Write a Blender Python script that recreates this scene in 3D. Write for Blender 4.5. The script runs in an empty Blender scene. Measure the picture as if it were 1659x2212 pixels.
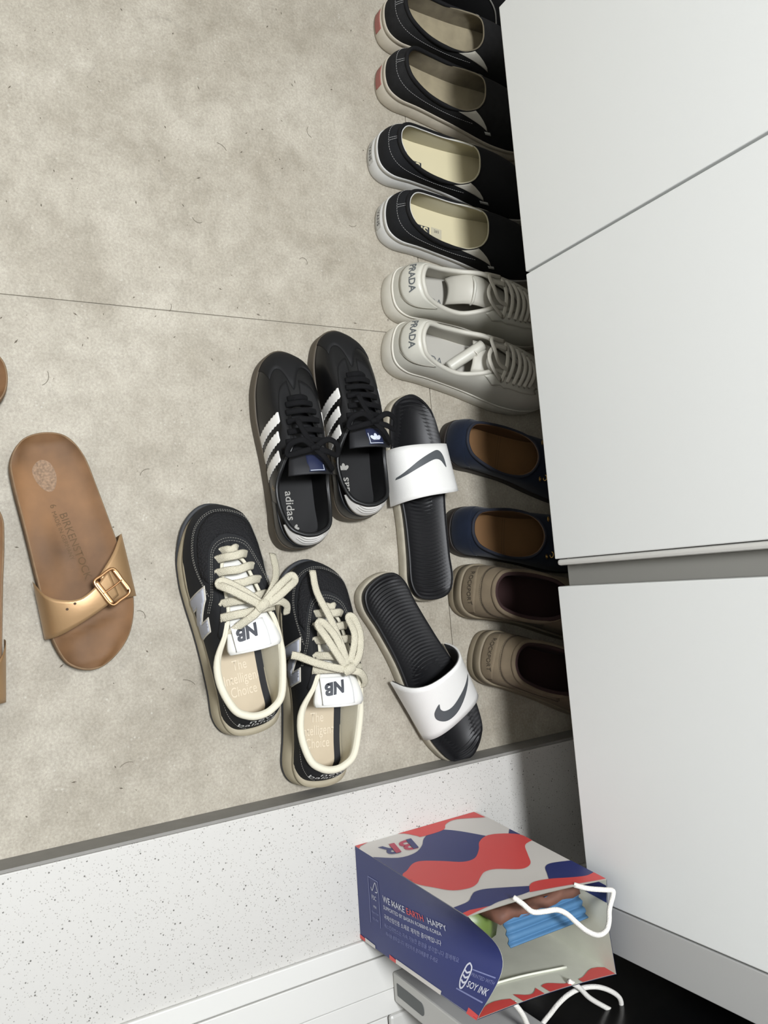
import bpy, bmesh, math, random
from mathutils import Vector, Matrix
from mathutils.bvhtree import BVHTree
from mathutils.geometry import delaunay_2d_cdt

random.seed(7)
PI = math.pi
scene = bpy.context.scene
COL = scene.collection

# ------------------------------------------------------------------ camera
# X runs along the cabinet, Y into the cabinet, Z up; the camera hangs over the origin.
FPX = 1684.64
cam_data = bpy.data.cameras.new('camera')
cam_data.sensor_fit = 'HORIZONTAL'
cam_data.sensor_width = 36.0
cam_data.lens = FPX / 1659.0 * 36.0
cam_data.clip_start = 0.02
cam = bpy.data.objects.new('camera', cam_data)
COL.objects.link(cam)
RX = Vector((0.08284657, 0.86470417, 0.49540201))     # image right in world axes
RY = Vector((0.99294763, -0.02932254, -0.11487032))   # image down
RZ = Vector((-0.0848024, 0.50142486, -0.86103523))    # view direction
m = Matrix((RX, -RY, -RZ)).transposed().to_4x4()
m.translation = Vector((0, 0, 0.915))
cam.matrix_world = m
scene.camera = cam

# ------------------------------------------------------------------ world and lamps
world = bpy.data.worlds.new('world')
scene.world = world
world.use_nodes = True
world.node_tree.nodes['Background'].inputs[0].default_value = (1.0, 0.98, 0.95, 1)
world.node_tree.nodes['Background'].inputs[1].default_value = 0.0
def area(name, loc, target, size, power, color=(1, 1, 1), size_y=None, shape='DISK'):
    l = bpy.data.lights.new(name, 'AREA'); l.shape = shape; l.size = size
    if size_y: l.size_y = size_y
    l.energy = power; l.color = color
    o = bpy.data.objects.new(name, l); COL.objects.link(o); o.location = loc
    d = Vector(target) - Vector(loc)
    o.rotation_euler = d.to_track_quat('-Z', 'Y').to_euler()
    return o
area('ceiling_lamp_light', (-0.20, 0.02, 2.27), (-0.20, 0.02, 0), 0.36, 34, (0.955, 0.98, 1.02))
scene.view_settings.view_transform = 'Standard'
scene.view_settings.look = 'None'
scene.view_settings.exposure = 0.91
scene.view_settings.gamma = 1.0
scene.view_settings.use_curve_mapping = False

# ------------------------------------------------------------------ materials
def lin(c):
    return tuple(((v / 255) / 12.92 if v <= 10 else (((v / 255) + 0.055) / 1.055) ** 2.4) for v in c)
MATS = {}
def mat(name, rgb, rough=0.6, metal=0.0, var=0.0, vscale=40, bump=0.0, bscale=300, spec=0.5, coat=0.0, voronoi=False, sheen=0.0):
    """plain principled material with optional noise tint and fine relief; rgb in sRGB 0-255"""
    if name in MATS: return MATS[name]
    mt = bpy.data.materials.new(name); mt.use_nodes = True
    nt = mt.node_tree; b = nt.nodes['Principled BSDF']
    c = lin(rgb) + (1,)
    b.inputs['Base Color'].default_value = c
    b.inputs['Roughness'].default_value = rough
    b.inputs['Metallic'].default_value = metal
    b.inputs['Specular IOR Level'].default_value = spec
    if coat: b.inputs['Coat Weight'].default_value = coat
    if sheen: b.inputs['Sheen Weight'].default_value = sheen
    tc = nt.nodes.new('ShaderNodeTexCoord')
    if var:
        n = nt.nodes.new('ShaderNodeTexNoise'); n.inputs['Scale'].default_value = vscale; n.inputs['Detail'].default_value = 5
        nt.links.new(tc.outputs['Object'], n.inputs['Vector'])
        r = nt.nodes.new('ShaderNodeValToRGB')
        r.color_ramp.elements[0].position = 0.3; r.color_ramp.elements[1].position = 0.7
        r.color_ramp.elements[0].color = tuple(v * (1 - var) for v in c[:3]) + (1,)
        r.color_ramp.elements[1].color = tuple(min(1, v * (1 + var)) for v in c[:3]) + (1,)
        nt.links.new(n.outputs['Fac'], r.inputs['Fac']); nt.links.new(r.outputs['Color'], b.inputs['Base Color'])
    if bump:
        if voronoi:
            n2 = nt.nodes.new('ShaderNodeTexVoronoi'); out = 'Distance'
        else:
            n2 = nt.nodes.new('ShaderNodeTexNoise'); out = 'Fac'; n2.inputs['Detail'].default_value = 3
        n2.inputs['Scale'].default_value = bscale
        nt.links.new(tc.outputs['Object'], n2.inputs['Vector'])
        bp = nt.nodes.new('ShaderNodeBump'); bp.inputs['Strength'].default_value = bump; bp.inputs['Distance'].default_value = 0.001
        nt.links.new(n2.outputs[out], bp.inputs['Height']); nt.links.new(bp.outputs['Normal'], b.inputs['Normal'])
    MATS[name] = mt
    return mt

def mat_tile():
    mt = bpy.data.materials.new('porcelain_tile'); mt.use_nodes = True
    nt = mt.node_tree; b = nt.nodes['Principled BSDF']
    tc = nt.nodes.new('ShaderNodeTexCoord')
    def noise(scale, detail, rough=0.6, dist=0.0):
        n = nt.nodes.new('ShaderNodeTexNoise'); n.inputs['Scale'].default_value = scale
        n.inputs['Detail'].default_value = detail; n.inputs['Roughness'].default_value = rough; n.inputs['Distortion'].default_value = dist
        nt.links.new(tc.outputs['Object'], n.inputs['Vector']); return n
    def ramp(src, p0, c0, p1, c1):
        r = nt.nodes.new('ShaderNodeValToRGB')
        r.color_ramp.elements[0].position = p0; r.color_ramp.elements[0].color = c0
        r.color_ramp.elements[1].position = p1; r.color_ramp.elements[1].color = c1
        nt.links.new(src, r.inputs['Fac']); return r
    def mix(kind, fac, a, bb):
        x = nt.nodes.new('ShaderNodeMix'); x.data_type = 'RGBA'; x.blend_type = kind
        if isinstance(fac, float): x.inputs[0].default_value = fac
        else: nt.links.new(fac, x.inputs[0])
        nt.links.new(a, x.inputs[6]); nt.links.new(bb, x.inputs[7]); return x.outputs[2]
    big = noise(7, 6, 0.62, 0.4)
    base = ramp(big.outputs['Fac'], 0.34, lin((148, 141, 127)) + (1,), 0.64, lin((170, 164, 151)) + (1,))
    mid = noise(34, 8, 0.7)
    midr = ramp(mid.outputs['Fac'], 0.36, (0.80, 0.79, 0.77, 1), 0.60, (1.04, 1.04, 1.04, 1))
    c1 = mix('MULTIPLY', 0.75, base.outputs['Color'], midr.outputs['Color'])
    fine = noise(330, 5, 0.75)
    finer = ramp(fine.outputs['Fac'], 0.36, (0.76, 0.75, 0.73, 1), 0.64, (1.20, 1.20, 1.19, 1))
    c2 = mix('MULTIPLY', 0.7, c1, finer.outputs['Color'])
    # pale grains
    v = nt.nodes.new('ShaderNodeTexVoronoi'); v.inputs['Scale'].default_value = 150
    nt.links.new(tc.outputs['Object'], v.inputs['Vector'])
    pr = ramp(v.outputs['Distance'], 0.10, (1, 1, 1, 1), 0.24, (0, 0, 0, 1))
    gate = ramp(noise(60, 3).outputs['Fac'], 0.52, (0, 0, 0, 1), 0.66, (1, 1, 1, 1))
    gm = nt.nodes.new('ShaderNodeMath'); gm.operation = 'MULTIPLY'
    nt.links.new(pr.outputs['Color'], gm.inputs[0]); nt.links.new(gate.outputs['Color'], gm.inputs[1])
    pale = nt.nodes.new('ShaderNodeRGB'); pale.outputs[0].default_value = lin((188, 183, 172)) + (1,)
    gm2 = nt.nodes.new('ShaderNodeMath'); gm2.operation = 'MULTIPLY'; gm2.inputs[1].default_value = 0.55
    nt.links.new(gm.outputs[0], gm2.inputs[0])
    c3 = mix('MIX', gm2.outputs[0], c2, pale.outputs[0])
    # dark smudges
    sm = ramp(noise(17, 8, 0.8, 0.8).outputs['Fac'], 0.60, (0, 0, 0, 1), 0.76, (0.55, 0.55, 0.55, 1))
    dk = nt.nodes.new('ShaderNodeRGB'); dk.outputs[0].default_value = lin((112, 108, 99)) + (1,)
    c4 = mix('MIX', sm.outputs['Color'], c3, dk.outputs[0])
    nt.links.new(c4, b.inputs['Base Color'])
    b.inputs['Roughness'].default_value = 0.62
    bp = nt.nodes.new('ShaderNodeBump'); bp.inputs['Strength'].default_value = 0.12; bp.inputs['Distance'].default_value = 0.001
    nt.links.new(fine.outputs['Fac'], bp.inputs['Height']); nt.links.new(bp.outputs['Normal'], b.inputs['Normal'])
    return mt

def mat_stone():
    mt = bpy.data.materials.new('speckled_stone'); mt.use_nodes = True
    nt = mt.node_tree; b = nt.nodes['Principled BSDF']
    tc = nt.nodes.new('ShaderNodeTexCoord')
    def specks(scale, rad, gate, gscale):
        v = nt.nodes.new('ShaderNodeTexVoronoi'); v.inputs['Scale'].default_value = scale
        nt.links.new(tc.outputs['Object'], v.inputs['Vector'])
        r = nt.nodes.new('ShaderNodeValToRGB'); r.color_ramp.elements[0].position = rad; r.color_ramp.elements[0].color = (1, 1, 1, 1)
        r.color_ramp.elements[1].position = rad + 0.08; r.color_ramp.elements[1].color = (0, 0, 0, 1)
        nt.links.new(v.outputs['Distance'], r.inputs['Fac'])
        n = nt.nodes.new('ShaderNodeTexNoise'); n.inputs['Scale'].default_value = gscale
        nt.links.new(tc.outputs['Object'], n.inputs['Vector'])
        g = nt.nodes.new('ShaderNodeMath'); g.operation = 'GREATER_THAN'; g.inputs[1].default_value = gate
        nt.links.new(n.outputs['Fac'], g.inputs[0])
        x = nt.nodes.new('ShaderNodeMath'); x.operation = 'MULTIPLY'
        nt.links.new(r.outputs['Color'], x.inputs[0]); nt.links.new(g.outputs[0], x.inputs[1]); return x.outputs[0]
    s1 = specks(380, 0.20, 0.48, 300); s2 = specks(190, 0.13, 0.56, 120)
    mx = nt.nodes.new('ShaderNodeMix'); mx.data_type = 'RGBA'
    mx.inputs[6].default_value = lin((188, 186, 181)) + (1,); mx.inputs[7].default_value = lin((150, 147, 141)) + (1,)
    nt.links.new(s1, mx.inputs[0])
    m2 = nt.nodes.new('ShaderNodeMix'); m2.data_type = 'RGBA'; nt.links.new(s2, m2.inputs[0])
    nt.links.new(mx.outputs[2], m2.inputs[6]); m2.inputs[7].default_value = lin((96, 93, 88)) + (1,)
    nt.links.new(m2.outputs[2], b.inputs['Base Color'])
    b.inputs['Roughness'].default_value = 0.45
    return mt

# ------------------------------------------------------------------ object helpers
def tag(o, label=None, cat=None, group=None, kind=None):
    if label: o['label'] = label
    if cat: o['category'] = cat
    if group: o['group'] = group
    if kind: o['kind'] = kind
    return o
def empty(name, loc=(0, 0, 0), rz=0.0):
    o = bpy.data.objects.new(name, None); COL.objects.link(o)
    o.location = loc; o.rotation_euler = (0, 0, rz); o.empty_display_size = 0.02
    return o
def mesh_obj(name, verts, faces, material, parent=None, smooth=True):
    me = bpy.data.meshes.new(name); me.from_pydata([tuple(v) for v in verts], [], faces); me.update()
    bm = bmesh.new(); bm.from_mesh(me); bmesh.ops.recalc_face_normals(bm, faces=bm.faces); bm.to_mesh(me); bm.free()
    if smooth:
        for p in me.polygons: p.use_smooth = True
    if material: me.materials.append(material)
    o = bpy.data.objects.new(name, me); COL.objects.link(o)
    if parent: o.parent = parent
    return o
def bevel(o, w=0.002, seg=2):
    b = o.modifiers.new('bevel', 'BEVEL'); b.width = w; b.segments = seg; b.limit_method = 'ANGLE'; return o
def box(name, x0, x1, y0, y1, z0, z1, material, parent=None, bev=0.0):
    v = [(x0, y0, z0), (x1, y0, z0), (x1, y1, z0), (x0, y1, z0), (x0, y0, z1), (x1, y0, z1), (x1, y1, z1), (x0, y1, z1)]
    fc = [(0, 3, 2, 1), (4, 5, 6, 7), (0, 1, 5, 4), (1, 2, 6, 5), (2, 3, 7, 6), (3, 0, 4, 7)]
    o = mesh_obj(name, v, fc, material, parent, smooth=False)
    if bev: bevel(o, bev)
    return o
def crom_closed(rows, n):
    """closed Catmull-Rom through rows (tuples of any length), n samples, sample 0 at row 0"""
    k = len(rows); out = []
    for i in range(n):
        t = i * k / n; j = int(t); u = t - j
        p0, p1, p2, p3 = rows[(j - 1) % k], rows[j % k], rows[(j + 1) % k], rows[(j + 2) % k]
        out.append(tuple(0.5 * (2 * b + (c - a) * u + (2 * a - 5 * b + 4 * c - d) * u * u + (3 * b - a - 3 * c + d) * u ** 3)
                         for a, b, c, d in zip(p0, p1, p2, p3)))
    return out
def crom_open(rows, per=6):
    k = len(rows); out = []
    ext = [tuple(2 * a - b for a, b in zip(rows[0], rows[1]))] + list(rows) + [tuple(2 * a - b for a, b in zip(rows[-1], rows[-2]))]
    for j in range(k - 1):
        p0, p1, p2, p3 = ext[j], ext[j + 1], ext[j + 2], ext[j + 3]
        for s in range(per):
            u = s / per
            out.append(tuple(0.5 * (2 * b + (c - a) * u + (2 * a - 5 * b + 4 * c - d) * u * u + (3 * b - a - 3 * c + d) * u ** 3)
                             for a, b, c, d in zip(p0, p1, p2, p3)))
    out.append(tuple(rows[-1])); return out
def norm2(pts):
    """outward unit normals of a closed plan loop"""
    n = len(pts); a = sum(pts[i][0] * pts[(i + 1) % n][1] - pts[(i + 1) % n][0] * pts[i][1] for i in range(n))
    s = 1 if a > 0 else -1; out = []
    for i in range(n):
        dx = pts[(i + 1) % n][0] - pts[i - 1][0]; dy = pts[(i + 1) % n][1] - pts[i - 1][1]
        l = math.hypot(dx, dy) or 1e-9; out.append((s * dy / l, -s * dx / l))
    return out
def ring_faces(nr, n, closed=True):
    f = []
    for r in range(nr - 1):
        for i in range(n if closed else n - 1):
            j = (i + 1) % n; f.append((r * n + i, r * n + j, (r + 1) * n + j, (r + 1) * n + i))
    return f
def cap_faces(off, n):
    """strip cap of a loop whose sample 0 is the heel and n/2 the toe"""
    h = n // 2; f = [(off, off + 1, off + n - 1)]
    for i in range(1, h - 1): f.append((off + i, off + i + 1, off + n - i - 1, off + n - i))
    f.append((off + h - 1, off + h, off + h + 1)); return f
def inset(pts, d):
    nn = norm2(pts)
    if callable(d): return [(p[0] - q[0] * d(p), p[1] - q[1] * d(p)) for p, q in zip(pts, nn)]
    return [(p[0] - q[0] * d, p[1] - q[1] * d) for p, q in zip(pts, nn)]
CM = 0.01
def cm(v): return tuple(c * CM for c in v)
def slab(name, outline, rings, material, parent, cap_top=True):
    """rings: list of (inset, z or function of y); everything in cm, local"""
    n = len(outline); v = []
    for d, z in rings:
        for p, o in zip(inset(outline, d), outline):
            v.append(cm((p[0], p[1], z(o[1]) if callable(z) else z)))
    if cap_top:      # the closing face sits low inside so that insole and footbed stay free
        d, z = rings[-1]; rings = list(rings) + [(d + 0.08, 1.0)]
        for p in inset(outline, d + 0.08): v.append(cm((p[0], p[1], 1.0)))
    f = ring_faces(len(rings), n) + cap_faces(0, n)
    if cap_top: f += cap_faces((len(rings) - 1) * n, n)
    return mesh_obj(name, v, f, material, parent)
def bed(name, outline, zf, material, parent, m_=14, skirt=0.3):
    """contoured sheet filling a plan loop; zf(x,y) in cm, with a turned-down edge"""
    n = len(outline); h = n // 2; v = []; f = []
    for i in range(0, h + 1):
        a = outline[i]; b = outline[(n - i) % n]
        for k in range(m_ + 1):
            t = k / m_; x = a[0] + (b[0] - a[0]) * t; y = a[1] + (b[1] - a[1]) * t
            v.append(cm((x, y, zf(x, y))))
    for i in range(h):
        for k in range(m_):
            q = i * (m_ + 1) + k; f.append((q, q + 1, q + m_ + 2, q + m_ + 1))
    o = mesh_obj(name, v, f, material, parent); return o, (v, f)
def tube(name, pts, rad, material, parent=None, ns=8, flat=None, closed=False, per=6, up=(0, 0, 1), taper=False):
    """swept cord in metres; flat=(a,b) gives an oval section a wide, b thick"""
    p = [Vector(q) for q in (crom_closed(pts, len(pts) * per) if closed else crom_open(pts, per))]
    n = len(p); v = []; f = []; a, b = flat if flat else (rad, rad)
    for i in range(n):
        t = (p[(i + 1) % n] - p[i - 1]) if closed else (p[min(i + 1, n - 1)] - p[max(i - 1, 0)])
        if t.length < 1e-9: t = Vector((1, 0, 0))
        t.normalize(); s = t.cross(Vector(up))
        if s.length < 1e-3: s = t.cross(Vector((1, 0, 0)))
        s.normalize(); w = s.cross(t)
        k = 1.0
        for j in range(ns):
            g = 2 * PI * j / ns; v.append(p[i] + s * (a * k * math.cos(g)) + w * (b * k * math.sin(g)))
    f = ring_faces(n, ns)
    if closed:
        f += [((n - 1) * ns + j, (n - 1) * ns + (j + 1) % ns, (j + 1) % ns, j) for j in range(ns)]
    else: f += [tuple(range(ns)), tuple((n - 1) * ns + j for j in range(ns))]
    return mesh_obj(name, v, f, material, parent)

# ---- patches laid on a surface -------------------------------------------------
FRAMES = {   # 2-D axes u, v and the direction in which the patch is laid on
    'top': (Vector((1, 0, 0)), Vector((0, 1, 0)), Vector((0, 0, -1))),
    'left': (Vector((0, 1, 0)), Vector((0, 0, 1)), Vector((1, 0, 0))),
    'right': (Vector((0, 1, 0)), Vector((0, 0, 1)), Vector((-1, 0, 0))),
    'heel': (Vector((1, 0, 0)), Vector((0, 0, 1)), Vector((0, 1, 0))),
    'oblL': (Vector((0, 1, 0)), Vector((1, 0, 1)).normalized(), Vector((1, 0, -1)).normalized()),
    'oblR': (Vector((0, 1, 0)), Vector((-1, 0, 1)).normalized(), Vector((-1, 0, -1)).normalized()),
    'oblH': (Vector((1, 0, 0)), Vector((0, 1, 1)).normalized(), Vector((0, 1, -1)).normalized()),
}
def lay(p2, frame, bvh, off):
    u, v, d = FRAMES[frame]
    o = u * (p2[0] * CM) + v * (p2[1] * CM) - d * 0.4
    hit = bvh.ray_cast(o, d)
    if hit[0] is None: return None
    nr = hit[1]
    if nr.dot(d) > 0: nr = -nr
    return hit[0] + nr * off
def refine(poly, step):
    out = []
    for i in range(len(poly)):
        a, b = poly[i], poly[(i + 1) % len(poly)]; l = math.hypot(b[0] - a[0], b[1] - a[1]); k = max(1, int(l / step))
        for s in range(k): out.append((a[0] + (b[0] - a[0]) * s / k, a[1] + (b[1] - a[1]) * s / k))
    return out
def smooth_poly(poly, per=5): return crom_closed(poly, len(poly) * per)
def inside(p, poly):
    c = False; n = len(poly)
    for i in range(n):
        a, b = poly[i], poly[i - 1]
        if (a[1] > p[1]) != (b[1] > p[1]) and p[0] < (b[0] - a[0]) * (p[1] - a[1]) / (b[1] - a[1]) + a[0]: c = not c
    return c
def tri2d(poly, step):
    ring = refine(poly, step); pts = list(ring)
    x0 = min(p[0] for p in ring); x1 = max(p[0] for p in ring); y0 = min(p[1] for p in ring); y1 = max(p[1] for p in ring)
    y = y0 + step * 0.5; r = 0
    while y < y1:
        x = x0 + step * (0.5 if r % 2 else 0.25)
        while x < x1:
            if inside((x, y), ring) and min((x - q[0]) ** 2 + (y - q[1]) ** 2 for q in ring) > (0.4 * step) ** 2: pts.append((x, y))
            x += step
        y += step; r += 1
    n = len(ring)
    res = delaunay_2d_cdt([Vector(p) for p in pts], [(i, (i + 1) % n) for i in range(n)], [], 1, 1e-6)
    vs = [(p[0], p[1]) for p in res[0]]; fs = []
    for t in res[2]:
        c = (sum(vs[i][0] for i in t) / 3, sum(vs[i][1] for i in t) / 3)
        if inside(c, ring): fs.append(tuple(t))
    return vs, fs
def finish_patch(name, vs, fs, frame, bvh, off, material, parent, thick):
    P = [lay(p, frame, bvh, off) for p in vs]
    keep = [t for t in fs if all(P[i] is not None for i in t)]
    d = FRAMES[frame][2]
    ok = []
    for t in keep:   # drop triangles stretched over an edge
        l = max((P[t[i]] - P[t[i - 1]]).length for i in range(3)); l2 = max(math.dist(vs[t[i]], vs[t[i - 1]]) for i in range(3)) * CM
        if l < 4.5 * l2 + 0.002: ok.append(t)
    used = sorted({i for t in ok for i in t}); mp = {i: k for k, i in enumerate(used)}
    V = [P[i] for i in used]; F = [tuple(mp[i] for i in t) for t in ok]
    if thick and F:
        cnt = {}
        for t in F:
            for i in range(3):
                e = (t[i], t[(i + 1) % 3]); k = tuple(sorted(e)); cnt.setdefault(k, []).append(e)
        low = {}
        for k, es in cnt.items():
            if len(es) == 1:
                a, b = es[0]
                for q in (a, b):
                    if q not in low: low[q] = len(V); V.append(V[q] + d * (thick + off))
                F.append((b, a, low[a], low[b]))
    return mesh_obj(name, V, F, material, parent)
def patch(name, poly, frame, bvh, off, material, parent, step=0.35, thick=0.0, smooth=False):
    if smooth: poly = smooth_poly(poly)
    vs, fs = tri2d(poly, step)
    return finish_patch(name, vs, fs, frame, bvh, off * CM, material, parent, thick * CM)
def text2d(s, size, font=None, shear=0.0, bold=0.0, sx=1.0, spacing=1.0):
    cu = bpy.data.curves.new('t', 'FONT'); cu.body = s; cu.size = size; cu.align_x = 'CENTER'; cu.align_y = 'CENTER'
    cu.shear = shear; cu.offset = bold; cu.resolution_u = 3; cu.space_character = spacing
    o = bpy.data.objects.new('t', cu); COL.objects.link(o)
    bpy.context.view_layer.update()
    me = bpy.data.meshes.new_from_object(o.evaluated_get(bpy.context.evaluated_depsgraph_get()))
    vs = [(v.co.x * sx, v.co.y) for v in me.vertices]; fs = [tuple(p.vertices) for p in me.polygons]
    bpy.data.objects.remove(o); bpy.data.curves.remove(cu)
    bm = bmesh.new(); bm.from_mesh(me); bpy.data.meshes.remove(me)
    bmesh.ops.triangulate(bm, faces=bm.faces)
    for _ in range(2):
        le = [e for e in bm.edges if e.calc_length() > max(0.3, size * 0.35)]
        if not le: break
        bmesh.ops.subdivide_edges(bm, edges=le, cuts=1); bmesh.ops.triangulate(bm, faces=bm.faces)
    bm.verts.ensure_lookup_table()
    vs = [(v.co.x * sx, v.co.y) for v in bm.verts]; fs = [tuple(v.index for v in f.verts) for f in bm.faces]
    bm.free(); return vs, fs
def text(name, s, size, at, ang, frame, bvh, material, parent, off=0.06, **kw):
    """flat print laid on a surface; at = 2-D centre in cm, ang in degrees in the frame's axes"""
    vs, fs = text2d(s, size, **kw); flip = kw.get('flip', False)
    c, sn = math.cos(math.radians(ang)), math.sin(math.radians(ang))
    w = [(at[0] + x * c - y * sn, at[1] + x * sn + y * c) for x, y in vs]
    return finish_patch(name, w, fs, frame, bvh, off * CM, material, parent, 0)
def text_flip(name, s, size, at, ang, frame, bvh, material, parent, off=0.06, **kw):
    """as text(), for a frame whose u axis runs against the reading direction"""
    vs, fs = text2d(s, size, **kw)
    c, sn = math.cos(math.radians(ang)), math.sin(math.radians(ang))
    w = [(at[0] - (x * c - y * sn), at[1] + x * sn + y * c) for x, y in vs]
    return finish_patch(name, w, fs, frame, bvh, off * CM, material, parent, 0)
def stitch(name, path, frame, bvh, material, parent, dash=0.22, gap=0.13, w=0.05, off=0.03, smooth=True):
    p = crom_open(path, 8) if smooth else path
    L = [0]
    for i in range(1, len(p)): L.append(L[-1] + math.dist(p[i], p[i - 1]))
    def at(s):
        for i in range(1, len(p)):
            if L[i] >= s:
                t = (s - L[i - 1]) / max(1e-9, L[i] - L[i - 1]); return (p[i - 1][0] + (p[i][0] - p[i - 1][0]) * t, p[i - 1][1] + (p[i][1] - p[i - 1][1]) * t)
        return p[-1]
    V = []; F = []; s = 0
    while s + dash < L[-1]:
        a = at(s); b = at(s + dash); dx, dy = b[0] - a[0], b[1] - a[1]; l = math.hypot(dx, dy) or 1
        nx, ny = -dy / l * w / 2, dx / l * w / 2
        q = [lay(z, frame, bvh, off * CM) for z in ((a[0] + nx, a[1] + ny), (a[0] - nx, a[1] - ny), (b[0] - nx, b[1] - ny), (b[0] + nx, b[1] + ny))]
        if all(z is not None for z in q) and (q[0] - q[2]).length < 4 * dash * CM:
            k = len(V); V += q; F.append((k, k + 1, k + 2, k + 3))
        s += dash + gap
    return mesh_obj(name, V, F, material, parent) if F else None

# ------------------------------------------------------------------ shoe building blocks
NS = 96
def foot(L, wh, wb, toe=0.0, side=1, pointy=1.0):
    """plan of a sole in cm, 18 rows from the heel round the +x side to the toe and back; side=1 right foot (+x lateral)"""
    r = [(0, 0), (.70 * wh, .022 * L), (1.0 * wh, .095 * L), (1.0 * wh, .22 * L), (.53 * wh + .43 * wb, .42 * L), (.97 * wb, .60 * L), (1.0 * wb, .70 * L),
         (.93 * wb, .82 * L), (.65 * wb, .938 * L), (toe * wb, L), (-.67 * wb, .955 * L), (-.93 * wb, .85 * L), (-.98 * wb, .73 * L), (-.90 * wb, .58 * L),
         (-.55 * wh - .33 * wb, .40 * L), (-.96 * wh, .22 * L), (-1.0 * wh, .095 * L), (-.70 * wh, .022 * L)]
    if side < 0:
        r = [(-x, y) for x, y in r]; r = [r[0]] + r[:0:-1]
    return r
def sym(rows):
    """10 rows heel to toe (x,y,z) for the +x side, mirrored to 18"""
    return list(rows) + [(-x, y, z) for x, y, z in rows[8:0:-1]]
def shoe_root(name, label, heel, toe, group=None, cat='shoe'):
    h = Vector(heel) * CM; t = Vector(toe) * CM; d = t - h
    o = empty(name, (h.x, h.y, 0), math.atan2(-d.x, d.y))
    tag(o, label, cat, group); return o
class Shell:
    """upper of a shoe: u = 0..NS round the foot (0 heel, NS/2 toe, +x side first), v = 0 at the sole .. 1 at the rim; cm"""
    def __init__(self, base, rim, c, bulge):
        self.base, self.rim, self.c, self.bulge = base, rim, c, bulge
        self.nn = norm2([(p[0], p[1]) for p in base])
    def node(self, i, v):
        n = len(self.base); i %= n; b, r, ci, q = self.base[i], self.rim[i], self.c[i], self.nn[i]; ph = max(0, v) * PI / 2
        kk = (1 - math.cos(ph)) * ci + v * (1 - ci); g = math.sin(ph) * ci + v * (1 - ci); bl = self.bulge[i] * math.sin(PI * min(1, max(0, v)))
        return Vector((b[0] + (r[0] - b[0]) * kk + q[0] * bl, b[1] + (r[1] - b[1]) * kk + q[1] * bl, b[2] + (r[2] - b[2]) * g))
    def raw(self, u, v):
        i = math.floor(u); t = u - i; return self.node(i, v) * (1 - t) + self.node(i + 1, v) * t
    def at(self, u, v, off=0.0):
        p = self.raw(u, v)
        if not off: return p
        a = self.raw(u + 0.6, v) - self.raw(u - 0.6, v); b = self.raw(u, min(1, v + 0.03)) - self.raw(u, max(0, v - 0.03))
        nr = a.cross(b)
        if nr.length < 1e-9: return p
        nr.normalize(); q = self.nn[int(round(u)) % len(self.base)]
        if nr.x * q[0] + nr.y * q[1] + nr.z * 0.6 < 0: nr = -nr
        return p + nr * off
def upper_shell(name, base, rim, c, bulge, material, parent, nv=12):
    n = len(base); sh = Shell(base, rim, c, bulge)
    V = [tuple(sh.node(i, k / nv) * CM) for k in range(nv + 1) for i in range(n)]
    F = ring_faces(nv + 1, n)
    o = mesh_obj(name, V, F, material, parent)
    o_b = BVHTree.FromPolygons([Vector(v) for v in V], F)
    return o, o_b, sh
def strip_uv(name, sh, u0, u1, vlo, vhi, off, material, parent, nu=40, nv=6, thick=0.0):
    """raised piece of the upper between two v curves (numbers or functions of u)"""
    fl_ = vlo if callable(vlo) else (lambda u: vlo); fh = vhi if callable(vhi) else (lambda u: vhi)
    rows = []
    for a in range(nu + 1):
        u = u0 + (u1 - u0) * a / nu; lo, hi = fl_(u), fh(u)
        r = [sh.at(u, lo + (hi - lo) * b / nv, off) for b in range(nv + 1)]
        r = [sh.at(u, lo, 0.0)] + r + [sh.at(u, hi, 0.0)]
        rows.append(r)
    rows = [[sh.at(u0, (fl_(u0) + (fh(u0) - fl_(u0)) * min(1, max(0, (b - 1) / nv))), 0) for b in range(nv + 3)]] + rows + \
           [[sh.at(u1, (fl_(u1) + (fh(u1) - fl_(u1)) * min(1, max(0, (b - 1) / nv))), 0) for b in range(nv + 3)]]
    w = nv + 3; V = [tuple(p * CM) for r in rows for p in r]; F = []
    for a in range(len(rows) - 1):
        for b in range(w - 1): F.append((a * w + b, a * w + b + 1, (a + 1) * w + b + 1, (a + 1) * w + b))
    return mesh_obj(name, V, F, material, parent)
def stitch_uv(name, sh, path, material, parent, dash=0.22, gap=0.13, w=0.055, off=0.04):
    """dashed seam along a path of (u, v) points"""
    p = crom_open(path, 16); P = [sh.at(a, b, off) for a, b in p]; L = [0]
    for i in range(1, len(P)): L.append(L[-1] + (P[i] - P[i - 1]).length)
    def at(s):
        for i in range(1, len(P)):
            if L[i] >= s: return P[i - 1].lerp(P[i], (s - L[i - 1]) / max(1e-9, L[i] - L[i - 1]))
        return P[-1]
    V = []; F = []; s = 0
    while s + dash < L[-1]:
        a, b = at(s), at(s + dash); d = (b - a).normalized(); up = Vector((0, 0, 1)) if abs(d.z) < 0.8 else Vector((1, 0, 0))
        sd = d.cross(up).normalized(); n2 = sd.cross(d); k = len(V)
        V += [tuple(q * CM) for q in (a + sd * w / 2, a + n2 * w / 2, a - sd * w / 2, a - n2 * w / 2, b + sd * w / 2, b + n2 * w / 2, b - sd * w / 2, b - n2 * w / 2)]
        F += [(k + j, k + (j + 1) % 4, k + 4 + (j + 1) % 4, k + 4 + j) for j in range(4)]
        s += dash + gap
    return mesh_obj(name, V, F, material, parent)
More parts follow.
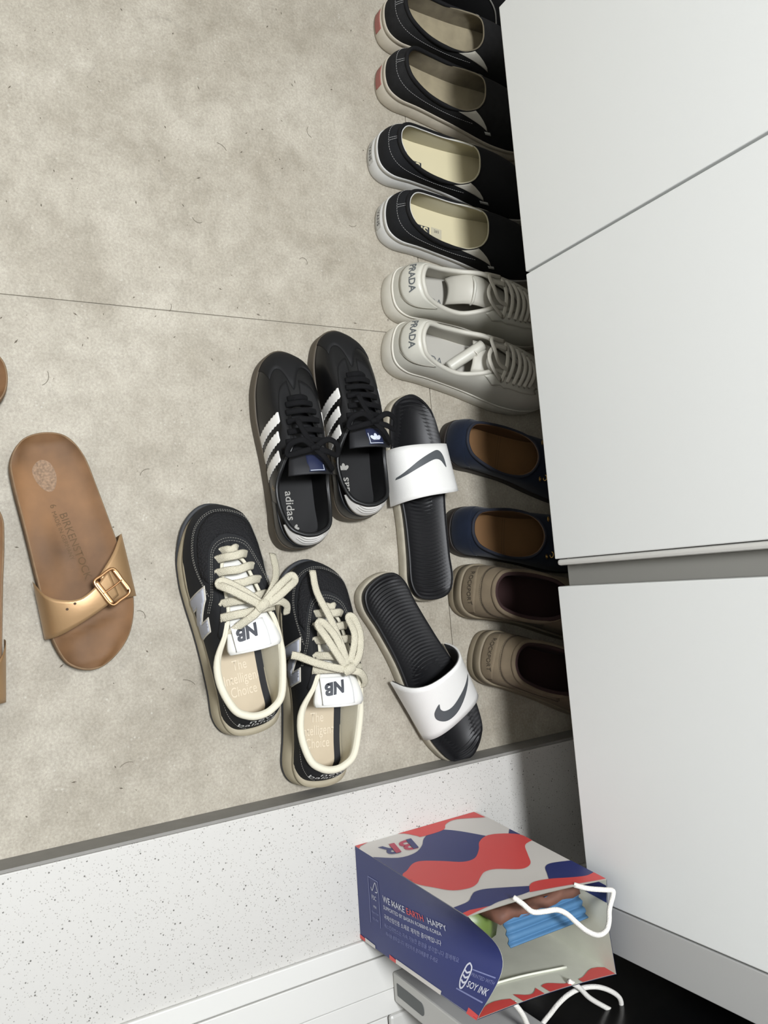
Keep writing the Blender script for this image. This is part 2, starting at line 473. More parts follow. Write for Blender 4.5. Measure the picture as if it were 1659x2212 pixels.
def rim_tube(name, rim, r, material, parent, ns=8, i0=0, i1=None, dz=0.0):
    n = len(rim); V = []; idx = list(range(n)) if i1 is None else list(range(i0, i1 + 1)); cl = i1 is None
    rf = r if callable(r) else (lambda i: r)
    for i in idx:
        a = Vector(rim[(i + 1) % n]) - Vector(rim[i - 1]) if cl else Vector(rim[(i + 1) % n]) - Vector(rim[(i - 1) % n])
        a.normalize(); s = a.cross(Vector((0, 0, 1))).normalized(); w = s.cross(a)
        for j in range(ns):
            g = 2 * PI * j / ns; p = Vector(rim[i % n]) + Vector((0, 0, dz)) + s * rf(i) * math.cos(g) + w * rf(i) * math.sin(g); V.append(tuple(p * CM))
    m_ = len(idx); F = ring_faces(m_, ns)
    if cl: F += [((m_ - 1) * ns + j, (m_ - 1) * ns + (j + 1) % ns, (j + 1) % ns, j) for j in range(ns)]
    else: F += [tuple(range(ns)), tuple((m_ - 1) * ns + j for j in range(ns))]
    return mesh_obj(name, V, F, material, parent)
def sheet(name, stations, material, parent, nx=10, per=5, thick=0.25):
    """curved tongue-like sheet: stations (x centre, y, z, half width, arch) in cm"""
    st_ = crom_open(stations, per); V = []; n = nx + 1
    for top in (1, 0):
        for s in st_:
            for k in range(n):
                t = -1 + 2 * k / nx; V.append(cm((s[0] + t * s[3], s[1], s[2] - s[4] * t * t - (0 if top else thick))))
    r = len(st_); F = []
    for h in (0, 1):
        for a in range(r - 1):
            for b in range(nx): q = h * r * n + a * n + b; F.append((q, q + 1, q + n + 1, q + n))
    o2 = r * n
    for a in range(r - 1):
        for b in (0, nx): F.append((a * n + b, (a + 1) * n + b, o2 + (a + 1) * n + b, o2 + a * n + b))
    for a in (0, r - 1):
        for b in range(nx): F.append((a * n + b, a * n + b + 1, o2 + a * n + b + 1, o2 + a * n + b))
    o = mesh_obj(name, V, F, material, parent)
    top_f = [f_ for f_ in F[: (r - 1) * nx]]
    return o, BVHTree.FromPolygons([Vector(v) for v in V], top_f)
def dots(name, sh, uv, r, material, parent, off=0.02, hole=None):
    """small flat eyelets on the upper"""
    for u, v in uv:
        V = []; F = []
        c = sh.at(u, v, off); a = (sh.at(u + 0.5, v) - sh.at(u - 0.5, v)).normalized(); b = (sh.at(u, min(1, v + .04)) - sh.at(u, v - .04)); b = (b - a * b.dot(a)).normalized(); k = len(V)
        for j in range(10): V.append(tuple((c + (a * math.cos(2 * PI * j / 10) + b * math.sin(2 * PI * j / 10)) * r) * CM))
        F.append(tuple(range(k, k + 10)))
        mesh_obj(name, V, F, material, parent)
def collar_lining(name, rim, base, r, c, material, parent, nroll=6, nv=8):
    """rolled collar of radius r that turns into the inner lining and runs down to the insole edge"""
    n = len(rim); nn = norm2([(p[0], p[1]) for p in rim]); V = []; rr = r if callable(r) else (lambda i: r)
    for k in range(nroll + 1):
        t = PI * k / nroll
        for i in range(n):
            q = rr(i); d = q * (1 - math.cos(t)); V.append(cm((rim[i][0] - nn[i][0] * d, rim[i][1] - nn[i][1] * d, rim[i][2] + q * math.sin(t))))
    for k in range(1, nv + 1):
        v = 1 - k / nv; ph = v * PI / 2
        for i in range(n):
            q = rr(i); b = base[i]; ci = c[i]; rx = rim[i][0] - nn[i][0] * 2 * q; ry = rim[i][1] - nn[i][1] * 2 * q; rz = rim[i][2]
            kk = (1 - math.cos(ph)) * ci + v * (1 - ci); g = math.sin(ph) * ci + v * (1 - ci)
            V.append(cm((b[0] + (rx - b[0]) * kk, b[1] + (ry - b[1]) * kk, b[2] + (rz - 0.25 - b[2]) * g if v < 1 else rz)))
    return mesh_obj(name, V, ring_faces(nroll + nv + 1, n), material, parent)
CPROF = [.15, .15, .15, .2, .35, .6, .75, .85, .9, .9]   # roundness heel -> toe
def cprof(a=None):
    a = a or CPROF; k = [(x,) for x in (a + a[8:0:-1])]; return [min(1, max(0, v[0])) for v in crom_closed(k, NS)]
def lerp_tab(tab):
    def fn(y):
        if y <= tab[0][0]: return tab[0][1]
        for (a, b), (c, d) in zip(tab, tab[1:]):
            if y <= c: return b + (d - b) * (y - a) / (c - a)
        return tab[-1][1]
    return fn
def shoe_body(root, out_rows, rim_rows, ts, ins, ubulge, m_up, m_li, m_in, roll, lining_z, cp=None, ins_dish=0.15, nv=12, heel_in=0.0, lining_inset=0.55, gap=None, rim_dx=0.0):
    """upper + collar/lining + insole; returns (upper, bvh, insole bvh, outline, rim)"""
    rim_rows = [(x + rim_dx * min(1, max(0, (13 - y) / 5)), y, z) for x, y, z in rim_rows]
    out = crom_closed(out_rows, NS); rim = crom_closed(rim_rows, NS); c = cprof(cp)
    b2 = inset(out, lambda p: ins + heel_in * max(0, 1 - p[1] / 3.0))
    base = [(p[0], p[1], ts(o[1]) - 0.25) for p, o in zip(b2, out)]
    bu = [b[0] for b in crom_closed([(x,) for x in ubulge + ubulge[8:0:-1]], NS)]
    up, bvh, sh = upper_shell('upper', base, rim, c, bu, m_up, root, nv)
    lb2 = inset(b2, lining_inset); lbase = [(p[0], p[1], lining_z) for p in lb2]
    li = collar_lining('lining', rim, lbase, roll, c, m_li, root)
    io = inset(b2, lining_inset * 0.8)
    zf = lambda x, y: lining_z + 0.12 + ins_dish * (x / 3.5) ** 2
    if gap:   # narrower insole lying on a dark footboard
        bed('footboard', io, lambda x, y: zf(x, y) - .12, gap, root)
        io = [(p[0] * .80 - .52, p[1]) for p in io]
    insole, (iv, iff) = bed('insole', io, zf, m_in, root)
    ibvh = BVHTree.FromPolygons([Vector(v) for v in iv], iff)
    return dict(up=up, bvh=bvh, ibvh=ibvh, out=out, rim=rim, insole=insole, sh=sh, li=li)

# ================================================================== THE SETTING
M_TILE = mat_tile(); M_STONE = mat_stone()
M_GROUT = mat('tile_grout', (166, 160, 148), 0.9)
M_WALL = mat('greige_wallpaper', (176, 174, 169), 0.8)
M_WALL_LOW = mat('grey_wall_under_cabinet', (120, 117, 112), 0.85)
M_CAB = mat('white_cabinet_lacquer', (226, 228, 226), 0.42)
M_CABSIDE = mat('white_cabinet_carcass', (196, 195, 191), 0.5)
M_FRAME = mat('white_door_frame', (206, 205, 200), 0.45)
M_STILE = mat('pale_grey_aluminium', (190, 189, 184), 0.42)
M_GLASS = mat('black_tinted_glass', (10, 10, 11), 0.25)
M_SLOT = mat('grey_recess', (92, 95, 94), 0.6)

STEP_X, STEP_Z = 0.2545, 0.040
fl = box('floor', -1.55, STEP_X + 0.02, -0.62, 1.02, -0.06, -0.0022, M_GROUT); tag(fl, 'grey grouted screed under the entry floor tiles', None, None, 'structure')
xs = [-1.544, -0.944, -0.344, STEP_X]; ys = [-0.58, 0.626, 1.02]
for i in range(3):
    for j in range(2):
        g = 0.0006
        box('tile', xs[i] + g, xs[i + 1] - g, ys[j] + g, ys[j + 1] - g, -0.012, 0.0, M_TILE, fl, bev=0.0006)
# threshold of speckled stone with its grey riser
th = box('trim_1', STEP_X, 0.60, -0.62, 1.02, -0.06, STEP_Z, M_STONE, bev=0.0012)
tag(th, 'white speckled stone threshold step at the edge of the tiled entry', None, None, 'structure')
box('riser', STEP_X - 0.0035, STEP_X - 0.0003, -0.62, 1.02, 0.0, STEP_Z - 0.002, mat('grey_riser_tile', (128, 126, 121), 0.7, var=0.06, vscale=60), th)
# sliding-door sill: three long white profiles
sl = box('trim_2', 0.4265, 0.4495, -0.62, 1.02, STEP_Z, STEP_Z + 0.006, M_FRAME, bev=0.0015)
tag(sl, 'white moulded sill of the sliding door on the stone threshold', None, None, 'structure')
box('sill_profile', 0.4503, 0.4895, -0.62, 1.02, STEP_Z, STEP_Z + 0.0075, M_FRAME, sl, bev=0.001)
box('sill_profile', 0.4903, 0.5185, -0.62, 1.02, STEP_Z, STEP_Z + 0.0065, M_FRAME, sl, bev=0.001)
box('track_cover', 0.519, 0.556, 0.455, 1.02, STEP_Z, STEP_Z + 0.009, M_STILE, sl, bev=0.004)
box('sill_profile', 0.5195, 0.5900, -0.62, 0.453, STEP_Z, STEP_Z + 0.006, M_FRAME, sl, bev=0.001)
# sliding door: grey stile with a recessed slot, black glass
d1 = empty('door_1', (0.4875, 0.463, STEP_Z + 0.0085)); tag(d1, 'grey framed sliding door with black glass behind the paper bag', None, None, 'structure')
def loc_box(name, x0, x1, y0, y1, z0, z1, material, parent, bev=0.0):
    l = parent.location; return box(name, x0 - l.x, x1 - l.x, y0 - l.y, y1 - l.y, z0 - l.z, z1 - l.z, material, parent, bev)
zd = STEP_Z + 0.0085
st = loc_box('stile', 0.4705, 0.5050, 0.463, 0.5325, zd, 2.1, M_STILE, d1, 0.002)
loc_box('bottom_rail', 0.4725, 0.5030, 0.5325, 1.015, zd, zd + 0.07, M_STILE, d1, 0.001)
loc_box('glass_panel', 0.4800, 0.4940, 0.5325, 1.015, zd + 0.07, 2.1, M_GLASS, d1)
def rounded_slot():
    x0, x1, z0, z1, r = 0.4800, 0.4945, 0.0575, 0.117, 0.006; P = []
    for cx, cz, a0 in ((x1 - 0.001, z0 + 0.001, -90), (x1 - r, z1 - r, 0), (x0 + r, z1 - r, 90), (x0 + 0.001, z0 + 0.001, 180)):
        rr = r if cz > 0.08 else 0.001
        for k in range(5):
            a = math.radians(a0 + 90 * k / 4); P.append((cx + rr * math.cos(a), cz + rr * math.sin(a)))
    l = d1.location; n = len(P)
    V = [(x - l.x, 0.4625 - l.y, z - l.z) for x, z in P] + [(x - l.x, 0.4665 - l.y, z - l.z) for x, z in P]
    mesh_obj('recessed_slot', V, [tuple(range(n))] + [(i, (i + 1) % n, n + (i + 1) % n, n + i) for i in range(n)], M_SLOT, d1, False)
rounded_slot()
# walls, ceiling, hall beyond
for nm, args, lb, mt in (
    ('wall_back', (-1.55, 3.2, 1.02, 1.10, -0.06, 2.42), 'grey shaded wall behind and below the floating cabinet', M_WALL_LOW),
    ('wall_front', (-1.55, 3.2, -0.70, -0.62, -0.06, 2.42), 'white painted wall of the entry opposite the cabinet', M_WALL),
    ('wall_left', (-1.63, -1.55, -0.70, 1.10, -0.06, 2.42), 'white end wall of the entry', M_WALL),
    ('wall_right', (3.2, 3.28, -0.70, 1.10, -0.06, 2.42), 'dark wall at the far end of the hall', mat('dark_hall_wall', (60, 58, 56), 0.8)),
    ('ceiling', (-1.55, 3.2, -0.62, 1.02, 2.36, 2.42), 'white ceiling over the entry', M_WALL)):
    tag(box(nm, *args, mt), lb, None, None, 'structure')
hf = box('trim_3', 0.60, 3.2, -0.62, 1.02, -0.06, STEP_Z, mat('dark_hall_floor', (58, 48, 40), 0.5)); tag(hf, 'dark wooden hall floor beyond the sliding door', None, None, 'structure')
# ceiling lamp (the light itself is set at the top)
lamp = empty('ceiling_lamp', (-0.20, 0.02, 2.36)); tag(lamp, 'round white ceiling lamp over the entry floor', 'lamp')
V = []; F = []
for k, (r, z) in enumerate(((0.19, 0), (0.19, -0.05), (0.165, -0.07), (0.165, -0.06))):
    for i in range(32): V.append((r * math.cos(2 * PI * i / 32), r * math.sin(2 * PI * i / 32), z))
mesh_obj('housing', V, ring_faces(4, 32), M_FRAME, lamp)

# ------------------------------------------------------------------ floating shoe cabinet
YD, ZB, ZT = 0.630, 0.2205, 2.36
cab = empty('shoe_cabinet', (-0.13, YD, ZB)); tag(cab, 'tall white floating shoe cabinet with flat handleless doors above the row of shoes', 'cabinet')
loc_box('carcass', -0.6960, 0.4285, YD + 0.020, 1.015, ZB, ZT - 0.002, M_CABSIDE, cab)
dr = loc_box('door', -0.6960, -0.3545, YD, YD + 0.0185, ZB, ZT - 0.004, M_CAB, cab, 0.0012)
dr = loc_box('door', -0.3515, -0.0060, YD, YD + 0.0185, ZB, ZT - 0.004, M_CAB, cab, 0.0012)
loc_box('door_edge_profile', -0.0053, 0.0020, YD + 0.0016, YD + 0.0185, ZB + 0.001, ZT - 0.004, mat('cabinet_edge_profile', (205, 204, 199), 0.35), cab, 0.003)
loc_box('door', 0.0262, 0.3765, YD, YD + 0.0185, ZB, ZT - 0.004, M_CAB, cab, 0.0012)
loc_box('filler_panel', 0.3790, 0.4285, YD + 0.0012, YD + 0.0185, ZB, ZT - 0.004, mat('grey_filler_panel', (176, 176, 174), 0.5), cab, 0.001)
loc_box('handle_recess', 0.0024, 0.0258, YD + 0.0188, YD + 0.0198, ZB, ZT - 0.004, mat('shade_grey_recess_panel', (132, 131, 126), 0.6), cab)  # grey stands in for the shade of a deeper handle gap

# ================================================================== SHOES
# ---------------- black canvas slip-ons
M_CANVAS = mat('black_canvas', (22, 23, 25), 0.85, var=0.12, vscale=900, bump=0.35, bscale=1400, spec=.25)
M_CANVAS_OLD = mat('worn_black_canvas', (26, 26, 26), 0.9, var=0.2, vscale=120, bump=0.35, bscale=1400, spec=.25)
M_COLLAR = mat('black_collar', (15, 15, 16), 0.8, spec=.25)
M_RUB_W = mat('white_rubber', (184, 183, 178), 0.5, var=0.04, vscale=60)
M_RUB_O = mat('yellowed_rubber', (172, 164, 148), 0.6, var=0.10, vscale=50)
M_CREAM = mat('cream_canvas_lining', (168, 162, 138), 0.85, bump=0.2, bscale=1200)
M_CREAM_IN = mat('cream_insole', (198, 189, 156), 0.8)
M_CREAM_OLD = mat('dull_shaded_cream_lining', (112, 104, 86), 0.9, var=0.15, vscale=60)  # darker cream carries both age and the shadow over this pair
M_CREAM_OLD_IN = mat('worn_shaded_cream_insole', (142, 132, 108), 0.9, var=0.14, vscale=45)  # worn cream with shadow over the old pair mixed into its tone
M_GORE = mat('grey_elastic', (188, 184, 172), 0.9, bump=0.4, bscale=900)
M_STITCH_W = mat('pale_thread', (170, 170, 168), 0.8)
M_RED = mat('faded_red_rubber', (150, 92, 84), 0.6)
M_LINE = mat('dark_sole_line', (70, 70, 70), 0.7)
def slip_on(label, heel, toe, side, old):
    L = math.dist(heel, toe); wh, wb = 3.5, 4.6
    r = shoe_root('slip_on_shoe', label, heel, toe, 'worn black slip-ons' if old else 'clean black slip-ons')
    rows = foot(L, wh, wb, -0.05 * side, side); ts = lerp_tab([(0, 3.1), (10, 2.7), (20, 2.6), (L, 2.7)])
    rub = M_RUB_O if old else M_RUB_W
    slab('sole', crom_closed(rows, NS), [(0.35, 0), (0.05, 0.12), (0, 0.35), (0, lambda y: ts(y) - .75), (.07, lambda y: ts(y) - .72), (.07, lambda y: ts(y) - .62), (0, lambda y: ts(y) - .58), (0, lambda y: ts(y) - .05), (0.05, ts), (0.6, ts)], rub, r)
    rim = sym([(0, 1.6, 6.6), (1.3, 1.9, 6.55), (2.5, 3.1, 6.3), (3.2, 6.0, 5.6), (3.45, 9.4, 5.3), (3.4, 12.2, 5.7), (2.9, 13.9, 6.4), (2.1, 14.6, 6.9), (1.1, 14.9, 7.1), (0, 14.95, 7.15)])
    B = shoe_body(r, rows, rim, ts, 0.18, [.45, .45, .4, .3, .25, .1, 0, 0, 0, 0], M_CANVAS_OLD if old else M_CANVAS,
                  M_CREAM_OLD if old else M_CREAM, M_CREAM_OLD_IN if old else M_CREAM_IN, 0.12, 2.6)
    sh = B['sh']; up = B['up']
    rim_tube('collar', B['rim'], lambda i: max(.09, .30 - .035 * max(0, min(i, 96 - i) - 21)), M_COLLAR, r)
    if not old: rim_tube('collar_edge', [(p[0] * .915, p[1] + (8 - p[1]) * .045, p[2] + .10) for p in B['rim']], 0.09, M_RUB_W, r, i0=-34, i1=9)
    # collar band seam and heel seam
    stitch_uv('stitching', sh, [(-26, .60), (-16, .60), (-8, .62), (0, .64), (8, .62), (16, .60), (26, .60)], M_STITCH_W, up)
    stitch_uv('stitching', sh, [(-.5, .66), (-.5, .98)], M_STITCH_W, up, dash=.3, gap=.05)
    stitch_uv('stitching', sh, [(.5, .66), (.5, .98)], M_STITCH_W, up, dash=.3, gap=.05)
    # elastic gores at the two front corners of the opening
    for s in (1, -1):
        a, b = (23.6, 31.2) if s > 0 else (64.8, 72.4)
        strip_uv('elastic_gore', sh, a, b, lambda u: .40 + .60 * min(1, (abs(u - (29.8 if s > 0 else 66.2)) / (6.2 if (u < 29.8 if s > 0 else u > 66.2) else 1.4)) ** .8), 1.0, .07, M_GORE, up, nu=20)
    if side > 0 or not old: strip_uv('side_tag', sh, 28.6, 30.6, .33, .42, .06, mat('white_woven_tag', (176, 176, 172), 0.8), up, nu=4, nv=2)
    # heel label of the sole
    hb = BVHTree.FromPolygons([Vector(cm((p[0], p[1], z))) for z in (0, 3.2) for p in B['out']], ring_faces(2, NS))
    if old:
        patch('heel_label', [(-1.5, .55), (1.5, .55), (1.5, 2.0), (-1.5, 2.0)], 'heel', hb, 0.06, M_RED, r, thick=0.05)
    else:
        patch('heel_label', [(-1.5, .55), (1.5, .55), (1.5, 2.0), (-1.5, 2.0)], 'heel', hb, 0.06, M_RUB_W, r, thick=0.05)
        text('heel_print', 'VANS', 0.9, (0, 1.25), 0, 'heel', hb, M_LINE, r, off=0.09)
        bk = mat('insole_print_black', (52, 54, 56), 0.8)
        patch('insole_print', [(0, 2.2), (1.7, 2.2), (1.7, 7.6), (0, 7.6)], 'top', B['ibvh'], 0.04, bk, B['insole'])
        text('insole_print', 'VANS', 1.9, (.85, 5.0), 90, 'top', B['ibvh'], M_CREAM_IN, B['insole'], off=0.07, bold=0.03, sx=1.0)
        if side > 0:
            patch('size_label', [(-.2, 7.9), (1.3, 7.9), (1.3, 9.7), (-.2, 9.7)], 'top', B['ibvh'], 0.04, mat('grey_size_label', (176, 170, 148), .8), B['insole'])
            text('size_label', '265', .6, (.3, 8.8), 90, 'top', B['ibvh'], bk, B['insole'], off=.07)
    return r
slip_on('worn black slip-on shoe with red heel mark, topmost in the row by the cabinet', (-80.8, 58.3), (-78.6, 86.9), -1, True)
slip_on('worn black slip-on shoe with yellowed sole beside the clean slip-on pair', (-72.0, 57.6), (-68.2, 86.0), 1, True)
slip_on('clean black slip-on shoe with white sole next to the worn slip-ons', (-60.0, 55.2), (-57.2, 83.7), -1, False)
slip_on('clean black slip-on shoe with white sole next to the white leather sneakers', (-50.5, 55.6), (-47.2, 84.1), 1, False)

# ---------------- dark shoe cut by the top edge
def top_shoe():
    r = shoe_root('black_shoe', 'black shoe with pale piping cut off by the top edge of the photo', (-90.5, 60.5), (-87.8, 88.5)); L = 28.1
    rows = foot(L, 3.6, 4.9, 0, -1); ts = lerp_tab([(0, 2.6), (L, 2.4)])
    slab('sole', crom_closed(rows, NS), [(0.3, 0), (0, 0.2), (0, ts), (0.6, ts)], mat('black_rubber', (24, 24, 25), 0.6), r)
    rim = sym([(0, 1.4, 8.0), (1.3, 1.7, 7.9), (2.6, 3.0, 7.6), (3.2, 6.0, 7.2), (3.4, 9.4, 7.4), (3.2, 12.2, 8.2), (2.7, 13.9, 8.8), (2.0, 14.8, 9.1), (1.0, 15.1, 9.3), (0, 15.2, 9.3)])
    B = shoe_body(r, rows, rim, ts, .2, [.4, .4, .4, .3, .2, .1, 0, 0, 0, 0], M_COLLAR, M_COLLAR, M_COLLAR, .3, 2.5)
    tube('piping', [tuple(B['sh'].at(u, v, .05) * CM) for u, v in ((24, .98), (27, .8), (29, .5), (30, .2))], .0012, mat('grey_piping', (120, 118, 112), .7), r)
top_shoe()

# ---------------- white leather sneakers
M_WLEA = mat('white_leather', (188, 186, 175), 0.42, var=0.03, vscale=50, bump=0.08, bscale=700)
M_WLEA_IN = mat('white_leather_lining', (182, 179, 168), 0.5)
M_WSOLE = mat('cream_cup_sole', (198, 194, 182), 0.55, var=0.05, vscale=60)
M_WLACE = mat('white_flat_lace', (184, 180, 168), 0.75, bump=0.3, bscale=1500)
M_GREYTXT = mat('grey_print', (84, 88, 90), 0.7)
def leather_sneaker(label, heel, toe, side, roll):
    L = math.dist(heel, toe)
    r = shoe_root('leather_sneaker', label, heel, toe, 'white leather sneakers')
    rows = foot(L, 3.7, 4.65, -0.05 * side, side); ts = lerp_tab([(0, 3.3), (10, 3.0), (20, 2.7), (L, 2.6)])
    slab('sole', crom_closed(rows, NS), [(0.35, 0), (0.05, 0.12), (0, 0.4), (0, lambda y: ts(y) - .45), (.05, lambda y: ts(y) - .40), (.05, lambda y: ts(y) - .34), (0, lambda y: ts(y) - .3), (.02, lambda y: ts(y) - .08), (0.12, ts), (0.7, ts)], M_WSOLE, r)
    rim = sym([(0, 1.9, 7.7), (1.3, 2.2, 7.6), (2.5, 3.2, 7.2), (3.1, 6.0, 6.3), (3.4, 9.3, 6.3), (3.0, 12.2, 7.9), (2.15, 14.3, 8.1), (1.75, 17.3, 7.3), (1.2, 19.6, 6.5), (0, 20.3, 6.3)])
    B = shoe_body(r, rows, rim, ts, 0.14, [.3, .3, .3, .25, .2, .1, 0, .1, .2, .2], M_WLEA, M_WLEA_IN, mat('pale_grey_insole', (170, 167, 158), .6), 0.34, 2.7)
    sh, up = B['sh'], B['up']
    # heel counter, eyestay facings, toe seam
    strip_uv('heel_counter', sh, -15, 15, lambda u: .30 + .62 * (abs(u) / 15) ** 2.2 if abs(u) < 15 else .92, lambda u: .985, .07, M_WLEA, up)
    text('heel_print', 'PRADA', 1.35, (-.5, 5.5), 0, 'oblH', B['bvh'], M_GREYTXT, up, off=.12, sx=.95, bold=.025)
    for s in (1, -1):
        a, b = (27, 44) if s > 0 else (52, 69)
        strip_uv('eyestay', sh, a, b, lambda u: .62 if 30 < (u if s > 0 else 96 - u) < 42 else .70, lambda u: .99, .09, M_WLEA, up, nu=24)
        stitch_uv('stitching', sh, [(a + .3, .68), (a + 6, .63), (b - 6, .63), (b - .3, .68)] if s > 0 else [(b - .3, .68), (b - 6, .63), (a + 6, .63), (a + .3, .68)], mat('cream_thread', (176, 170, 156), .8), up, dash=.16, gap=.1, off=.1)
    stitch_uv('stitching', sh, [(3.5, .32), (8, .5), (12, .72), (14.5, .92)], MATS['cream_thread'], up, dash=.16, gap=.08, off=.1)
    stitch_uv('stitching', sh, [(-3.5, .32), (-8, .5), (-12, .72), (-14.5, .92)], MATS['cream_thread'], up, dash=.16, gap=.08, off=.1)
    # tongue pushed back into the opening
    if roll:
        sheet('tongue', [(0, 20.2, 5.9, 1.2, .1), (0, 17.5, 6.6, 1.7, .25), (0, 14.6, 7.2, 2.0, .4), (0, 12.6, 7.3, 2.2, .5), (-.2, 11.3, 6.6, 2.3, .5)], M_WLEA_IN, r, thick=.3)
        tube('tongue_roll', [cm((1.9, 8.6, 4.6)), cm((.8, 9.7, 5.3)), cm((-.6, 11.2, 6.2)), cm((-1.8, 12.5, 6.8))], .0085, M_WLEA, r, ns=12)
        tube('tongue_seam', [cm((-.55, 11.0, 7.0)), cm((-.2, 11.5, 7.1)), cm((.1, 11.6, 6.5))], .001, M_WSOLE, r)
    else:
        sheet('tongue', [(0, 20.2, 5.9, 1.2, .1), (0, 17.5, 6.6, 1.7, .25), (0, 14.6, 7.4, 2.0, .4), (-.4, 12.2, 8.0, 2.2, .7), (-.7, 10.4, 7.6, 2.2, 1.0), (-.8, 9.0, 6.2, 2.1, 1.0), (-.8, 8.3, 5.0, 1.9, .9)], M_WLEA_IN, r, thick=.35)
        tube('tongue_seam', [cm((-2.2, 10.9, 7.2)), cm((-.8, 10.7, 8.0)), cm((1.1, 10.8, 7.3)), cm((1.5, 10.9, 6.4))], .0022, M_WLEA, r)
    # laces: six flat bars over the throat, eyelets at their ends
    for k in range(6):
        t = k / 5; u = 41.5 - 10.5 * t; v = .80
        p0 = sh.at(u, v, .12); p1 = sh.at(96 - u, v, .12); d0 = sh.at(u, v - .02, -.1); mid = (p0 + p1) / 2 + Vector((0, .25, .85 - .1 * t)); q0 = p0.lerp(mid, .5) + Vector((0, 0, .25)); q1 = p1.lerp(mid, .5) + Vector((0, 0, .25))
        tube('lace', [tuple(x * CM) for x in (p0, q0, mid, q1, p1)], 0, M_WLACE, r, flat=(.0034, .0011))
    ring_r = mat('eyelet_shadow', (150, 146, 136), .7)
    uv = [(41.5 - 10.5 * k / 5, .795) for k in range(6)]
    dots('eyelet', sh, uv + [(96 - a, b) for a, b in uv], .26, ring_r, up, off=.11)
    # loose crossing ends tucked at the top of the throat
    tube('lace', [tuple(x * CM) for x in (sh.at(31, .82, .15), Vector((1.9, 12.6, 9.2)), Vector((.4, 12.0, 9.3)), Vector((-1.2, 13.2, 9.0)), Vector((-1.6, 15.4, 8.6)))], 0, M_WLACE, r, flat=(.0034, .0012))
    tube('lace', [tuple(x * CM) for x in (sh.at(65, .82, .15), Vector((-2.0, 12.4, 9.1)), Vector((-.2, 12.8, 9.5)), Vector((1.1, 14.0, 9.0)), Vector((1.3, 16.0, 8.3)))], 0, M_WLACE, r, flat=(.0034, .0012))
    text('insole_print', 'PRADA', 1.45, (.6, 6.2), 90, 'top', B['ibvh'], M_GREYTXT, B['insole'], off=.05, sx=1.0)
    return r
leather_sneaker('white leather sneaker with its tongue folded into the opening, next to the slip-ons', (-39.7, 55.6), (-37.2, 84.1), -1, False)
leather_sneaker('white leather sneaker with a rolled tongue lying across its insole, beside the blue loafers', (-32.0, 54.9), (-26.4, 83.0), 1, True)

# ---------------- black trainers with three white stripes
M_BLEA = mat('black_leather', (11, 11, 12), 0.36, bump=0.06, bscale=500, spec=.4)
M_BSUEDE = mat('black_suede', (14, 14, 15), 0.7, spec=.3)
M_BIN = mat('black_insole', (11, 11, 12), 0.55, spec=.3)
M_BLACE = mat('black_flat_lace', (9, 9, 11), 0.85, bump=.3, bscale=1500, spec=.2)
M_GUM = mat('dark_gum_rubber', (76, 68, 56), 0.6)
M_STRIPE = mat('white_stripe_leather', (215, 213, 208), 0.45)
M_NAVY_LB = mat('navy_tongue_label', (14, 24, 56), 0.6)
def trefoil(name, at, size, ang, frame, bvh, material, parent, off):
    """three-leaf emblem with bars"""
    c, s = math.cos(math.radians(ang)), math.sin(math.radians(ang)); R_ = lambda x, y: (at[0] + (x * c - y * s) * size, at[1] + (x * s + y * c) * size)
    for a in (-52, 0, 52):
        P = []
        for k in range(12):
            g = 2 * PI * k / 12; x = .25 * math.sin(g); y = .52 + .40 * math.cos(g); b = math.radians(a); P.append(R_(x * math.cos(b) + y * math.sin(b), -x * math.sin(b) + y * math.cos(b)))
        patch(name, P, frame, bvh, off, material, parent, step=.2)
    patch(name, [R_(-.45, .0), R_(.45, 0), R_(.45, .1), R_(-.45, .1)], frame, bvh, off, material, parent, step=.2)
